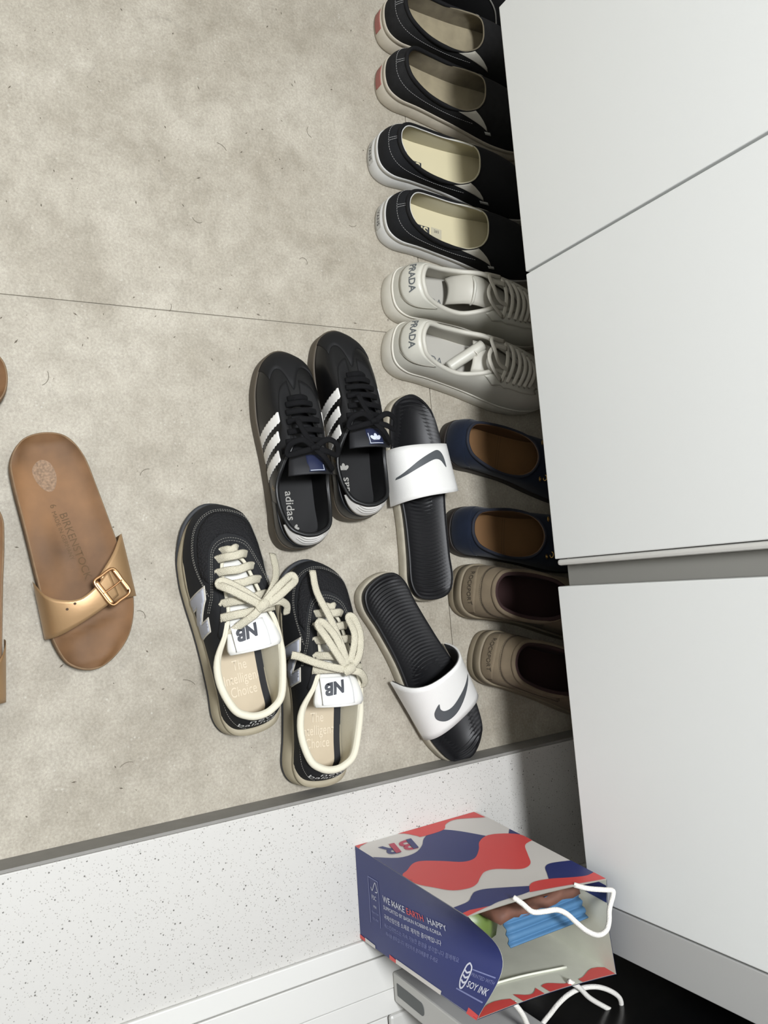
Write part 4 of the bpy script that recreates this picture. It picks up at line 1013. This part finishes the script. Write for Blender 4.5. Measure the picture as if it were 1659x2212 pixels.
# ---------------- sandals with a gold strap
M_CORK = mat('brown_suede_footbed', (108, 77, 47), 0.7, var=.42, vscale=16)
M_CORKS = mat('cork_edge', (122, 98, 72), 0.85, var=.15, vscale=120)
M_BSOLE = mat('taupe_outsole', (110, 94, 78), .8)
M_GOLDL = mat('gold_leather', (168, 136, 98), 0.40, metal=.5, bump=.05, bscale=300)
M_BUCK = mat('rose_gold_buckle', (196, 150, 108), .25, metal=1.0)
def footbed_sandal(label, heel, toe, side, detail=True):
    """side=-1 left foot: lateral edge on -x"""
    L = math.dist(heel, toe)
    r = shoe_root('footbed_sandal', label, heel, toe, 'gold strap sandals', 'sandal')
    rw = [(0, 0), (2.3, .55), (3.8, 2.6), (4.0, 5.2), (3.75, 10), (3.55, 15), (3.4, 19), (3.1, 22.2), (2.1, 24.8), (0, 26.0), (-2.2, 25.5), (-4.5, 23.4), (-5.7, 20.2), (-5.75, 16.6), (-5.1, 11.8), (-4.3, 6.6), (-3.6, 3.0), (-2.2, .7)]
    if side > 0: rw = [(-x, y) for x, y in rw]; rw = [rw[0]] + rw[:0:-1]
    out = crom_closed(rw, NS); sx = -side
    slab('outsole', out, [(.5, 0), (.12, .1), (.08, .6), (.08, .8), (.6, .82)], M_BSOLE, r)
    slab('cork', out, [(.4, .78), (.12, .8), (.0, 1.6), (.05, 2.7), (.2, 2.98), (.3, 2.6)], M_CORKS, r)
    ctr = lerp_tab([(0, 0), (8, 0), (17, -1.1), (22, -1.2), (26, 0)]); hw = lerp_tab([(0, .8), (1, 2.6), (4, 3.9), (11, 4.3), (19, 4.6), (23, 3.6), (25, 2.2), (26, .6)])
    def zf(x, y):
        xx = x * sx; q = min(1.0, abs(xx - ctr(y)) / hw(y)); e = min(1, min(y, L - y) / 1.3)
        z = 3.0 - (1 - q ** 4) * .75 * e
        z += .55 * math.exp(-(((xx - 1.9) / 1.4) ** 2 + ((y - 12) / 3.2) ** 2))            # arch
        z += .30 * math.exp(-(((xx + .6) / .7) ** 2 + ((y - 14.5) / 1.6) ** 2))
        bar = y - (20.8 + .25 * (xx + 1.2)); z += .45 * math.exp(-(bar / .5) ** 2) * math.exp(-((xx + 1.2) / 3.0) ** 2)   # toe bar
        z -= .35 * math.exp(-(((xx - .2) / 1.5) ** 2 + ((y - 4.3) / 1.8) ** 2))             # heel cup
        z -= .22 * math.exp(-(((xx - .9) / 1.0) ** 2 + ((y - 22.8) / 1.0) ** 2)) + .18 * math.exp(-(((xx + 2.4) / 1.5) ** 2 + ((y - 22.2) / .9) ** 2))
        return z
    fb, (bv, bf) = bed('footbed', inset(out, .22), zf, M_CORK, r, m_=22)
    bb = BVHTree.FromPolygons([Vector(v) for v in bv], bf)
    if detail:
        patch('heel_wear', [(.9 * sx, 2.9), (1.8 * sx, 3.8), (1.6 * sx, 5.2), (.8 * sx, 6.3), (0 * sx, 6.2), (-.5 * sx, 4.8), (-.1 * sx, 3.3)], 'top', bb, .015, mat('worn_pale_patch', (128, 104, 82), .75, var=.35, vscale=400), fb, smooth=True)
        dkp = mat('dark_footbed_print', (88, 66, 40), .8)
        text('footbed_print', 'BIRKENSTOCK', 1.15, (-.95 * sx, 12.6), 100, 'top', bb, dkp, fb, off=.03)
        text('footbed_print', 'MADE IN GERMANY', .62, (.1 * sx, 11.3), 100, 'top', bb, dkp, fb, off=.03)
        text('footbed_print', '6', .9, (.5 * sx, 8.0), 100, 'top', bb, dkp, fb, off=.03)
    # strap: wide on the medial side, narrow tongue through the buckle on the lateral side
    def strap_mesh(nm, rail0, rail1, th, m_, parent):
        a = crom_open(rail0, 5); b = crom_open(rail1, 5); n = len(a); nw = 8; V = []
        for o_ in (0, -th):
            for i in range(n):
                for k in range(nw + 1):
                    t = k / nw; p = [a[i][c] + (b[i][c] - a[i][c]) * t for c in range(3)]
                    V.append(cm((p[0] * sx, p[1], p[2] + o_ + .10 * math.sin(PI * t))))
        F = []
        w = nw + 1; q = n * w
        for h in (0, q):
            for i in range(n - 1):
                for k in range(nw): F.append((h + i * w + k, h + i * w + k + 1, h + (i + 1) * w + k + 1, h + (i + 1) * w + k))
        for i in range(n - 1):
            for k in (0, nw): F.append((i * w + k, (i + 1) * w + k, q + (i + 1) * w + k, q + i * w + k))
        for i in (0, n - 1):
            for k in range(nw): F.append((i * w + k, i * w + k + 1, q + i * w + k + 1, q + i * w + k))
        o = mesh_obj(nm, V, F, m_, parent)
        return o, BVHTree.FromPolygons([Vector(v) for v in V], F[:(n - 1) * nw])
    s1, b1 = strap_mesh('strap', [(3.75, 15.4, 1.2), (3.8, 15.7, 2.8), (3.2, 17.1, 4.6), (2.0, 17.9, 5.3), (.2, 18.2, 5.7), (-1.6, 17.3, 5.8), (-3.2, 15.9, 5.5)],
                        [(3.7, 21.7, 1.2), (3.65, 21.7, 2.6), (2.9, 21.6, 4.0), (1.6, 21.2, 4.9), (-.4, 20.4, 5.4), (-2.4, 19.5, 5.5), (-3.8, 18.7, 5.2)], .22, M_GOLDL, r)
    strap_mesh('buckle_strap', [(-2.2, 16.3, 5.55), (-4.1, 14.2, 5.0), (-5.3, 12.5, 4.0), (-5.8, 12.2, 2.8), (-5.5, 12.4, 1.2)], [(-2.6, 19.4, 5.25), (-4.4, 19.2, 4.8), (-5.6, 19.2, 3.9), (-6.1, 19.2, 2.6), (-5.9, 18.6, 1.2)], .22, M_GOLDL, r)
    dkh = mat('dark_strap_hole', (70, 52, 36), .8)
    if detail:
        for hx, hy in ((1.5, 19.0), (.7, 18.6), (-.1, 18.2)):
            patch('strap_hole', [(sx * (hx + .14 * math.cos(2 * PI * k / 10)), hy + .14 * math.sin(2 * PI * k / 10)) for k in range(10)], 'top', b1, .03, dkh, s1, step=.2)
    # buckle: open frame, bar and prong
    c0 = Vector((-3.2, 17.7, 5.75)); ax = Vector((-.90, -.42, -.12)).normalized(); ay = Vector((-.42, .90, 0)).normalized()
    def bp(a, b, h=0): p = c0 + ax * a + ay * b; return cm((p.x * sx, p.y, p.z + h))
    bk = tube('buckle', [bp(-1.15, -1.5), bp(-.2, -1.62), bp(1.2, -1.5), bp(1.3, 0), bp(1.2, 1.5), bp(-.2, 1.62), bp(-1.15, 1.5), bp(-1.25, 0)], 0, M_BUCK, r, flat=(.0016, .0010), closed=True, per=5)
    tube('prong', [bp(-1.2, 0, .0012), bp(0, .05, .0018), bp(1.25, 0, .0012)], .0010, M_BUCK, bk)
    tube('buckle_bar', [bp(-1.05, -1.45, .0005), bp(-1.05, 0, .0008), bp(-1.05, 1.45, .0005)], 0, M_BUCK, bk, flat=(.0028, .0008))
    tube('buckle_bar', [bp(1.2, -1.4, .0005), bp(1.2, 0, .0008), bp(1.2, 1.4, .0005)], 0, M_BUCK, bk, flat=(.0022, .0008))
    return r
footbed_sandal('worn brown footbed sandal with a single gold buckled strap, wholly in view', (-18.6, 10.6), (7.4, 14.2), -1)
footbed_sandal('brown footbed sandal of which only a long edge shows at the left border', (-12.5, 2.5), (13.4, 2.2), 1, False)
footbed_sandal('brown sandal heel peeking in at the left border above the buckled sandal', (-24.2, 7.4), (-26.0, -18.6), 1, False)

# ================================================================== PAPER BAG
M_PAPER = mat('white_coated_paper', (206, 202, 196), .5)
M_PAPER_IN = mat('inner_white_paper', (205, 206, 192), .6, var=.04, vscale=40)
M_BNAVY = mat('navy_print', (44, 52, 104), .45)
M_BRED = mat('coral_red_print', (206, 72, 70), .45)
M_BWHITE = mat('white_side_print', (196, 198, 210), .6)
M_CORD = mat('white_cotton_cord', (216, 213, 206), .85, bump=.5, bscale=900, voronoi=True)
bag = empty('paper_bag', (0.372, 0.518, STEP_Z)); tag(bag, 'navy, red and white patterned paper bag with white cord handles on the stone step', 'bag')
BO = Vector((0.372, 0.518, STEP_Z))
ZTOP = 0.2720
FLb, FRb, BLb, BRb = Vector((.318, .430, STEP_Z + .0006)), Vector((.3165, .6125, STEP_Z + .0006)), Vector((.424, .428, STEP_Z + .0006)), Vector((.424, .6125, STEP_Z + .0006))
FLt, FRt, BLt, BRt = Vector((.3255, .4290, ZTOP)), Vector((.338, .6105, ZTOP)), Vector((.4195, .4290, ZTOP)), Vector((.435, .6105, ZTOP))
def quad_surf(fn, nu, nv):
    V = []; F = []
    for a in range(nu + 1):
        for b in range(nv + 1): V.append(fn(a / nu, b / nv))
    w = nv + 1
    for a in range(nu):
        for b in range(nv): F.append((a * w + b, a * w + b + 1, (a + 1) * w + b + 1, (a + 1) * w + b))
    return V, F
def bil(a, b, c, d, u, v): return (a * (1 - u) + b * u) * (1 - v) + (c * (1 - u) + d * u) * v
def front(u, v):
    p = bil(FLb, FRb, FLt, FRt, u, v); p = p.copy(); p.x += .004 * math.sin(PI * u) * math.sin(PI * v * .9) - .004 * math.sin(PI * u) * v ** 4; return p
def back(u, v): p = bil(BLb, BRb, BLt, BRt, u, v).copy(); p.x -= .003 * math.sin(PI * u) * v; return p
def gus_l(u, v):
    p = bil(FLb, BLb, FLt, BLt, u, v).copy(); k = 1 - abs(u - .55) / .55 if u < .55 else 1 - (u - .55) / .45
    p.y += (.036 * v ** 2.2) * math.sin(PI / 2 * k) ** 1.2 ; return p
def gus_r(u, v):
    p = bil(FRb, BRb, FRt, BRt, u, v).copy(); k = 1 - abs(u - .5) * 2; p.y -= (.004 * v ** 1.5) * k; return p
def panel(name, fn, outward, m_out, m_in, nu=14, nv=14):
    V, F = quad_surf(fn, nu, nv); n = len(V); th_ = Vector(outward) * .0006
    Vo = [v - BO for v in V]; Vi = [v - BO - th_ for v in V]
    o = mesh_obj(name, Vo + Vi, F + [tuple(n + q for q in f_) for f_ in F], m_out, bag)
    o.data.materials.append(m_in)
    for i, p in enumerate(o.data.polygons): p.material_index = 0 if i < len(F) else 1
    return o
front_p = panel('front_panel', front, (-1, 0, 0), M_PAPER, M_PAPER_IN)
back_p = panel('back_panel', back, (1, 0, 0), M_BNAVY, M_PAPER_IN)
gus_p = panel('side_gusset', gus_l, (0, -1, 0), M_BNAVY, M_PAPER_IN, 20, 14)
gus_q = panel('side_gusset', gus_r, (0, 1, 0), M_BNAVY, M_PAPER_IN)
bb_ = panel('bag_base', lambda u, v: bil(FLb, FRb, BLb, BRb, u, v), (0, 0, -1), M_PAPER, M_PAPER_IN, 4, 4)
def soft_poly(poly, per=4):
    """rounded outline that keeps corners sharper than 70 degrees"""
    n = len(poly); out = []
    def sharp(i):
        a, b, c = poly[i - 1], poly[i], poly[(i + 1) % n]; d = math.atan2(b[1] - a[1], b[0] - a[0]) - math.atan2(c[1] - b[1], c[0] - b[0])
        return abs((d + PI) % (2 * PI) - PI) > math.radians(68)
    for i in range(n):
        p1, p2 = poly[i], poly[(i + 1) % n]; p0 = p1 if sharp(i) else poly[i - 1]; p3 = p2 if sharp((i + 1) % n) else poly[(i + 2) % n]
        for s in range(per):
            u = s / per; out.append(tuple(0.5 * (2 * b + (c - a) * u + (2 * a - 5 * b + 4 * c - d) * u * u + (3 * b - a - 3 * c + d) * u ** 3) for a, b, c, d in zip(p0, p1, p2, p3)))
    return out
def print_on(name, poly, fn, outward, material, parent, off=.0004, step=.03, smooth=False):
    """flat print: 2-D (u,v) polygon in panel coordinates mapped on the panel"""
    if smooth: poly = soft_poly(poly)
    vs, fs = tri2d(poly, step); w = Vector(outward) * off
    return mesh_obj(name, [fn(min(1, max(0, a)), min(1, max(0, b))) - BO + w for a, b in vs], fs, material, parent)
FRONT_PRINT = [('r', [(0.008, 0.0), (0.09, 0.0), (0.329, 0.0), (0.649, 0.0), (0.977, 0.0), (0.985, 0.1), (0.802, 0.027), (0.692, 0.044), (0.621, 0.099), (0.443, 0.105), (0.418, 0.08), (0.331, 0.0), (0.074, 0.0)]), ('n', [(0.0, 0.192), (0.13, 0.269), (0.262, 0.259), (0.366, 0.199), (0.435, 0.132), (0.537, 0.081), (0.619, 0.092), (0.708, 0.166), (0.802, 0.289), (0.716, 0.323), (0.641, 0.398), (0.539, 0.471), (0.443, 0.475), (0.342, 0.415), (0.232, 0.364), (0.158, 0.372), (0.07, 0.433), (0.0, 0.483)]), ('r', [(0.0, 0.483), (0.07, 0.433), (0.158, 0.372), (0.232, 0.364), (0.342, 0.415), (0.443, 0.475), (0.539, 0.471), (0.641, 0.398), (0.707, 0.332), (0.798, 0.293), (0.894, 0.314), (0.992, 0.387), (1.0, 0.482), (0.917, 0.502), (0.841, 0.594), (0.773, 0.677), (0.699, 0.706), (0.642, 0.691), (0.546, 0.633), (0.464, 0.631), (0.384, 0.679), (0.315, 0.73), (0.238, 0.757), (0.135, 0.744), (0.066, 0.677), (0.0, 0.591)]), ('n', [(0.995, 0.301), (0.936, 0.35), (0.998, 0.39)]), ('n', [(0.806, 0.754), (0.872, 0.735), (1.0, 0.766), (1.0, 0.918), (0.919, 0.931), (0.814, 0.91), (0.7, 0.873), (0.752, 0.814)]), ('n', [(0.0, 0.9), (0.108, 0.884), (0.176, 0.838), (0.23, 0.807), (0.309, 0.806), (0.427, 0.847), (0.535, 0.891), (0.466, 0.949), (0.248, 0.96), (0.164, 0.975), (0.048, 0.963), (0.0, 0.966)]), ('r', [(0.535, 0.891), (0.6, 0.863), (0.7, 0.873), (0.814, 0.91), (0.919, 0.931), (1.0, 0.918), (1.0, 0.995), (0.818, 0.989), (0.47, 0.955)]), ('r', [(0.0, 0.966), (0.052, 0.959), (0.164, 0.975), (0.0, 1.0)])]
FRONT_PRINT.append(('r', [(0, 0), (.10, 0), (.03, .018), (0, .045)]))
for col_, poly in FRONT_PRINT:
    print_on('printed_wave', poly, front, (-1, 0, 0), M_BNAVY if col_ == 'n' else M_BRED, front_p, smooth=len(poly) > 7, off=.0004 if col_ == 'n' else .0005)
def word_on(name, s, size, at, along, upv, fn_plane, outward, material, parent, off=.0006, center=False, **kw):
    """lettering in metres on a panel: at=(u,v) start; along/upv = directions in (u,v) metres"""
    vs, fs = text2d(s, size * 100, **kw); x0 = 0 if center else min(v[0] for v in vs)
    P = []
    for x, y in vs:
        a = at[0] + ((x - x0) * along[0] + y * upv[0]) / 100; b = at[1] + ((x - x0) * along[1] + y * upv[1]) / 100
        P.append(fn_plane(min(1, max(0, a)), min(1, max(0, b))) - BO + Vector(outward) * off)
    return mesh_obj(name, P, fs, material, parent)
# side gusset lettering: reads up the bag, tops of the letters towards the front
HU, HV = 1 / .106, 1 / .232
def side_word(s, size, u, v, m_=M_BWHITE, **kw): return word_on('side_print', s, size, (u, v), (0, HV), (-HU, 0), gus_l, (0, -1, 0), m_, gus_p, **kw)
side_word('WE MAKE ', .0105, .40, .26, bold=.01, sx=.9); side_word('EARTH', .0105, .40, .455, M_BRED, bold=.01, sx=.9); side_word('HAPPY', .0105, .40, .605, bold=.01, sx=.9)
side_word('SUPPORTED BY BASKIN ROBBINS KOREA', .0062, .49, .26, sx=.86)
side_word('국제산림인증 소재로 제작한 종이백입니다', .0062, .59, .26, sx=.9)
M_BFAINT = mat('faint_side_print', (120, 126, 168), .6)
side_word('배스킨라빈스는 지속 가능한 환경을 생각합니다 함께해요', .0055, .68, .26, M_BFAINT, sx=.95)
side_word('재사용 봉투입니다 깨끗하게 분리배출해 주세요', .0050, .76, .27, M_BFAINT, sx=.95)
side_word('FSC', .0070, .45, .155, sx=.9); side_word('MIX', .0040, .545, .165); side_word('Paper from', .0034, .61, .145, M_BFAINT); side_word('FSC C012345'[:3] + ' MIX', .0036, .68, .150, M_BFAINT)
for P in ([(.24, .125), (.25, .125), (.25, .225), (.24, .225)], [(.24, .125), (.74, .125), (.74, .130), (.24, .130)], [(.24, .220), (.74, .220), (.74, .225), (.24, .225)]):
    print_on('side_print', P, gus_l, (0, -1, 0), M_BFAINT, gus_p, off=.0005)
# tree mark
def stroke(name, pts, w, fn, outward, material, parent, hu, hv):
    p = crom_open(pts, 5); V = []; F = []
    for i in range(len(p)):
        a = p[max(0, i - 1)]; b = p[min(len(p) - 1, i + 1)]; dx, dy = (b[0] - a[0]) / hu, (b[1] - a[1]) / hv; l = math.hypot(dx, dy) or 1
        for s in (1, -1): V.append(fn(min(1, max(0, p[i][0] - s * dy / l * w * hu)), min(1, max(0, p[i][1] + s * dx / l * w * hv))) - BO + Vector(outward) * .0006)
    for i in range(len(p) - 1): F.append((2 * i, 2 * i + 1, 2 * i + 3, 2 * i + 2))
    return mesh_obj(name, V, F, material, parent)
stroke('side_print', [(.345, .15), (.375, .163), (.30, .185), (.275, .195), (.30, .205), (.36, .212), (.375, .200), (.375, .19)], .0005, gus_l, (0, -1, 0), M_BWHITE, gus_p, HU, HV)
# soy ink mark
stroke('side_print', [(.66, .845), (.70, .86), (.80, .858), (.86, .85), (.86, .835), (.80, .822), (.70, .83), (.66, .845)], .0008, gus_l, (0, -1, 0), M_BWHITE, gus_p, HU, HV)
for k in range(3): stroke('side_print', [(.73 + .04 * k, .828), (.745 + .04 * k, .843), (.73 + .04 * k, .857)], .0008, gus_l, (0, -1, 0), M_BWHITE, gus_p, HU, HV)
side_word('PRINTED WITH', .0042, .745, .868, M_BFAINT); side_word('SOY INK', .0070, .82, .868, bold=.01)
for P in ([(.70, .865), (.71, .865), (.71, .985), (.70, .985)], [(.88, .82), (.89, .82), (.89, .985), (.88, .985)]):
    print_on('side_print', P, gus_l, (0, -1, 0), M_BFAINT, gus_p, off=.0005)
# printed edge along the back fold of the gusset
for a, b, m_ in ((0, .055, M_BRED), (.055, .16, M_PAPER), (.30, .36, M_BRED), (.36, .74, M_PAPER), (.93, 1.0, M_BRED)):
    print_on('printed_edge', [(.955, a), (1.0, a), (1.0, b), (.965, b)], gus_l, (0, -1, 0), m_, gus_p, off=.0005)
# BR mark on the front panel: upright on the bag (reads towards -Y)
FU, FV = 1 / .182, 1 / .232
M_LPINK = mat('raspberry_mark', (176, 62, 86), .5)
def br_letter(ch, at, size, m_bowl, m_stem):
    """letter with its stem in a second colour; upright on the bag, reading towards -Y"""
    def put(x, y): return (at[0] - (x + .22 * y) * FU, at[1] + y * FV)
    vs, fs = text2d(ch, size * 100, bold=.10, sx=.95); vs = [(x / 100, y / 100) for x, y in vs]
    mesh_obj('brand_mark', [front(*put(x, y)) - BO + Vector((-.0007, 0, 0)) for x, y in vs], fs, m_bowl, front_p)
    x0 = min(v[0] for v in vs); y0 = min(v[1] for v in vs); y1 = max(v[1] for v in vs); w = size * .17
    print_on('brand_mark', [put(x0 - .001, y0), put(x0 + w, y0), put(x0 + w, y1), put(x0 - .001, y1)], front, (-1, 0, 0), m_stem, front_p, off=.0011, step=.03)
br_letter('B', (.295, .150), .038, M_LPINK, M_BNAVY)
br_letter('R', (.160, .150), .038, M_BNAVY, M_LPINK)
# red torn hem at the two mouths
def hem(fn, outward, parent, spans):
    for a, b, h in spans:
        P = [(a, 1.0), (b, 1.0)]; k = 6; P += [(b + (a - b) * i / k, 1.0 - h * (1 + .5 * math.sin(7 * i + a * 9)) ) for i in range(k + 1)]
        print_on('printed_hem', P, fn, outward, M_BRED, parent, off=.0012, step=.04)
print_on('printed_edge', [(.06, .70), (.24, .70), (.24, 1), (.06, 1)], gus_r, (0, -1, 0), M_BNAVY, gus_q, off=.0014)
hem(back, (-1, 0, 0), back_p, ((0, .27, .045), (.31, .46, .05), (.50, .66, .045), (.74, .99, .055)))
# crease on the inner back wall
tube('inner_fold', [back(.12, .80) - BO + Vector((-.0016, 0, 0)), back(.45, .83) - BO + Vector((-.0022, 0, 0)), back(.78, .86) - BO + Vector((-.0016, 0, 0))], .0012, M_PAPER_IN, bag)
# cord handles
def cord(name, pts, parent): return tube(name, [Vector(p) - BO for p in pts], .0026, M_CORD, parent, ns=10, per=8)
cord('cord_handle', [(0.3249, 0.4883, 0.268), (0.3299, 0.4926, 0.276), (0.3364, 0.4978, 0.284), (0.3385, 0.5104, 0.287), (0.3407, 0.5249, 0.288), (0.3475, 0.5364, 0.289), (0.3589, 0.5473, 0.29), (0.3696, 0.5586, 0.291), (0.3776, 0.5727, 0.291), (0.3775, 0.5851, 0.29), (0.3707, 0.5914, 0.289), (0.359, 0.5949, 0.288), (0.3473, 0.6028, 0.287), (0.3431, 0.603, 0.286), (0.3409, 0.5933, 0.283), (0.3369, 0.577, 0.277), (0.3335, 0.5677, 0.268)], bag)
cord('cord_handle', [(0.4237, 0.5482, 0.268), (0.4363, 0.5642, 0.264), (0.4557, 0.5834, 0.256), (0.4737, 0.6059, 0.25), (0.4858, 0.6236, 0.25), (0.4823, 0.6312, 0.252), (0.4702, 0.6268, 0.255), (0.4573, 0.6116, 0.257), (0.4473, 0.5928, 0.258), (0.4435, 0.5737, 0.256), (0.448, 0.5618, 0.25), (0.4563, 0.5521, 0.244), (0.4665, 0.5451, 0.238), (0.4753, 0.5364, 0.234), (0.4793, 0.5273, 0.236), (0.4668, 0.5092, 0.248), (0.4391, 0.4905, 0.262), (0.4219, 0.4775, 0.268)], bag)

# ---------------- things inside the bag
def pleated_mask(loc, rz, tilt, label):
    r = empty('face_mask', loc, rz); tag(r, label, 'mask', 'blue face masks in the paper bag'); r.rotation_euler = (0, -.35, rz)
    V = []; n = 22; m_ = 10
    for i in range(n + 1):
        t = i / n; x = -.047 + .094 * t; zz = .009 * abs(((t * 4) % 1) - .5)
        for k in range(m_ + 1):
            s = k / m_; V.append((x * .36, -.054 + .106 * s, zz + .004 * math.sin(PI * s) + .002 * math.sin(5 * s + 3 * t)))
    w = m_ + 1; F = [(i * w + k, i * w + k + 1, (i + 1) * w + k + 1, (i + 1) * w + k) for i in range(n) for k in range(m_)]
    o = mesh_obj('mask_body', V, F, mat('pleated_blue_fabric', (66, 108, 144), .7), r)  # blue darkened to stand in for shade inside the bag
    so = o.modifiers.new('solid', 'SOLIDIFY'); so.thickness = .0012
    return r
pleated_mask((.3690, .5490, .236), 0, .0, 'folded blue pleated face mask lying topmost in the paper bag')
bag_in = empty('snack_packet', (.3490, .543, .184)); tag(bag_in, 'brown paper packet behind the face mask in the paper bag', 'packet')
V, F = [], []
for i in range(13):
    for k in range(9):
        y = -.055 + .110 * i / 12; z = -.055 + .112 * k / 8; V.append((.006 * math.sin(PI * i / 12) * math.sin(PI * k / 8) + .0016 * math.sin(i * 1.7 + k), y, z))
F = [(i * 9 + k, i * 9 + k + 1, (i + 1) * 9 + k + 1, (i + 1) * 9 + k) for i in range(12) for k in range(8)]
pk = mesh_obj('packet_body', V, F, mat('brown_kraft_paper', (104, 70, 56), .7, var=.25, vscale=60), bag_in); sd = pk.modifiers.new('solid', 'SOLIDIFY'); sd.thickness = .010  # brown kept dark, with the bag's inner shade in its colour
gp = empty('green_packet', (.374, .492, .185)); tag(gp, 'green wrapped packet deep in the near corner of the paper bag', 'packet')
V = []
for i in range(9):
    for k in range(9):
        a, b = i / 8, k / 8; V.append((-.016 + .032 * a, -.020 + .040 * b, .012 * math.sin(PI * a) * math.sin(PI * b)))
F = [(i * 9 + k, i * 9 + k + 1, (i + 1) * 9 + k + 1, (i + 1) * 9 + k) for i in range(8) for k in range(8)]
g_ = mesh_obj('packet_body', V, F, mat('olive_green_wrap', (98, 118, 58), .4), gp); sd = g_.modifiers.new('solid', 'SOLIDIFY'); sd.thickness = .012

# ================================================================== crumbs, hairs and grit on the floor
def grit():
    V = []; F = []
    for _ in range(150):
        x = random.uniform(-.85, .24); y = random.uniform(.05, .60); s = random.uniform(.0006, .0016); k = len(V); a = random.uniform(0, PI); st_ = random.uniform(.8, 2.2)
        for dx, dy, dz in ((st_, 0, 0), (0, .6, 0), (-st_, 0, 0), (0, -.6, 0), (0, 0, .5)):
            V.append((x + s * (dx * math.cos(a) - dy * math.sin(a)), y + s * (dx * math.sin(a) + dy * math.cos(a)), .0002 + s * dz))
        F += [(k, k + 1, k + 4), (k + 1, k + 2, k + 4), (k + 2, k + 3, k + 4), (k + 3, k, k + 4)]
    for x, y, a0, rad, sweep in ((-.255, .105, .4, .012, 1.6), (.115, .245, 2.2, .018, .9), (-.43, .44, 1.0, .006, 3.2), (-.30, .50, .2, .010, 1.4), (-.56, .33, 2.0, .014, 1.1), (-.62, .47, 4.0, .009, 2.0),
                              (-.47, .30, 5.0, .008, 1.8), (-.14, .22, 3.0, .010, 1.5), (.02, .20, 1.2, .007, 2.2), (-.35, .25, .7, .009, 1.2), (.19, .18, 2.7, .012, 1.3), (-.50, .52, 5.6, .008, 1.7)):
        k = len(V); n = 8
        for i in range(n + 1):
            g = a0 + sweep * i / n
            for rr in (rad - .0003, rad + .0003): V.append((x + rr * math.cos(g), y + rr * math.sin(g), .0004))
        F += [(k + 2 * i, k + 2 * i + 1, k + 2 * i + 3, k + 2 * i + 2) for i in range(n)]
    o = mesh_obj('floor_grit', V, F, mat('dark_grit', (96, 88, 76), .9)); tag(o, 'tiny dark crumbs and grit scattered over the floor tiles', 'grit', None, 'stuff')
grit()
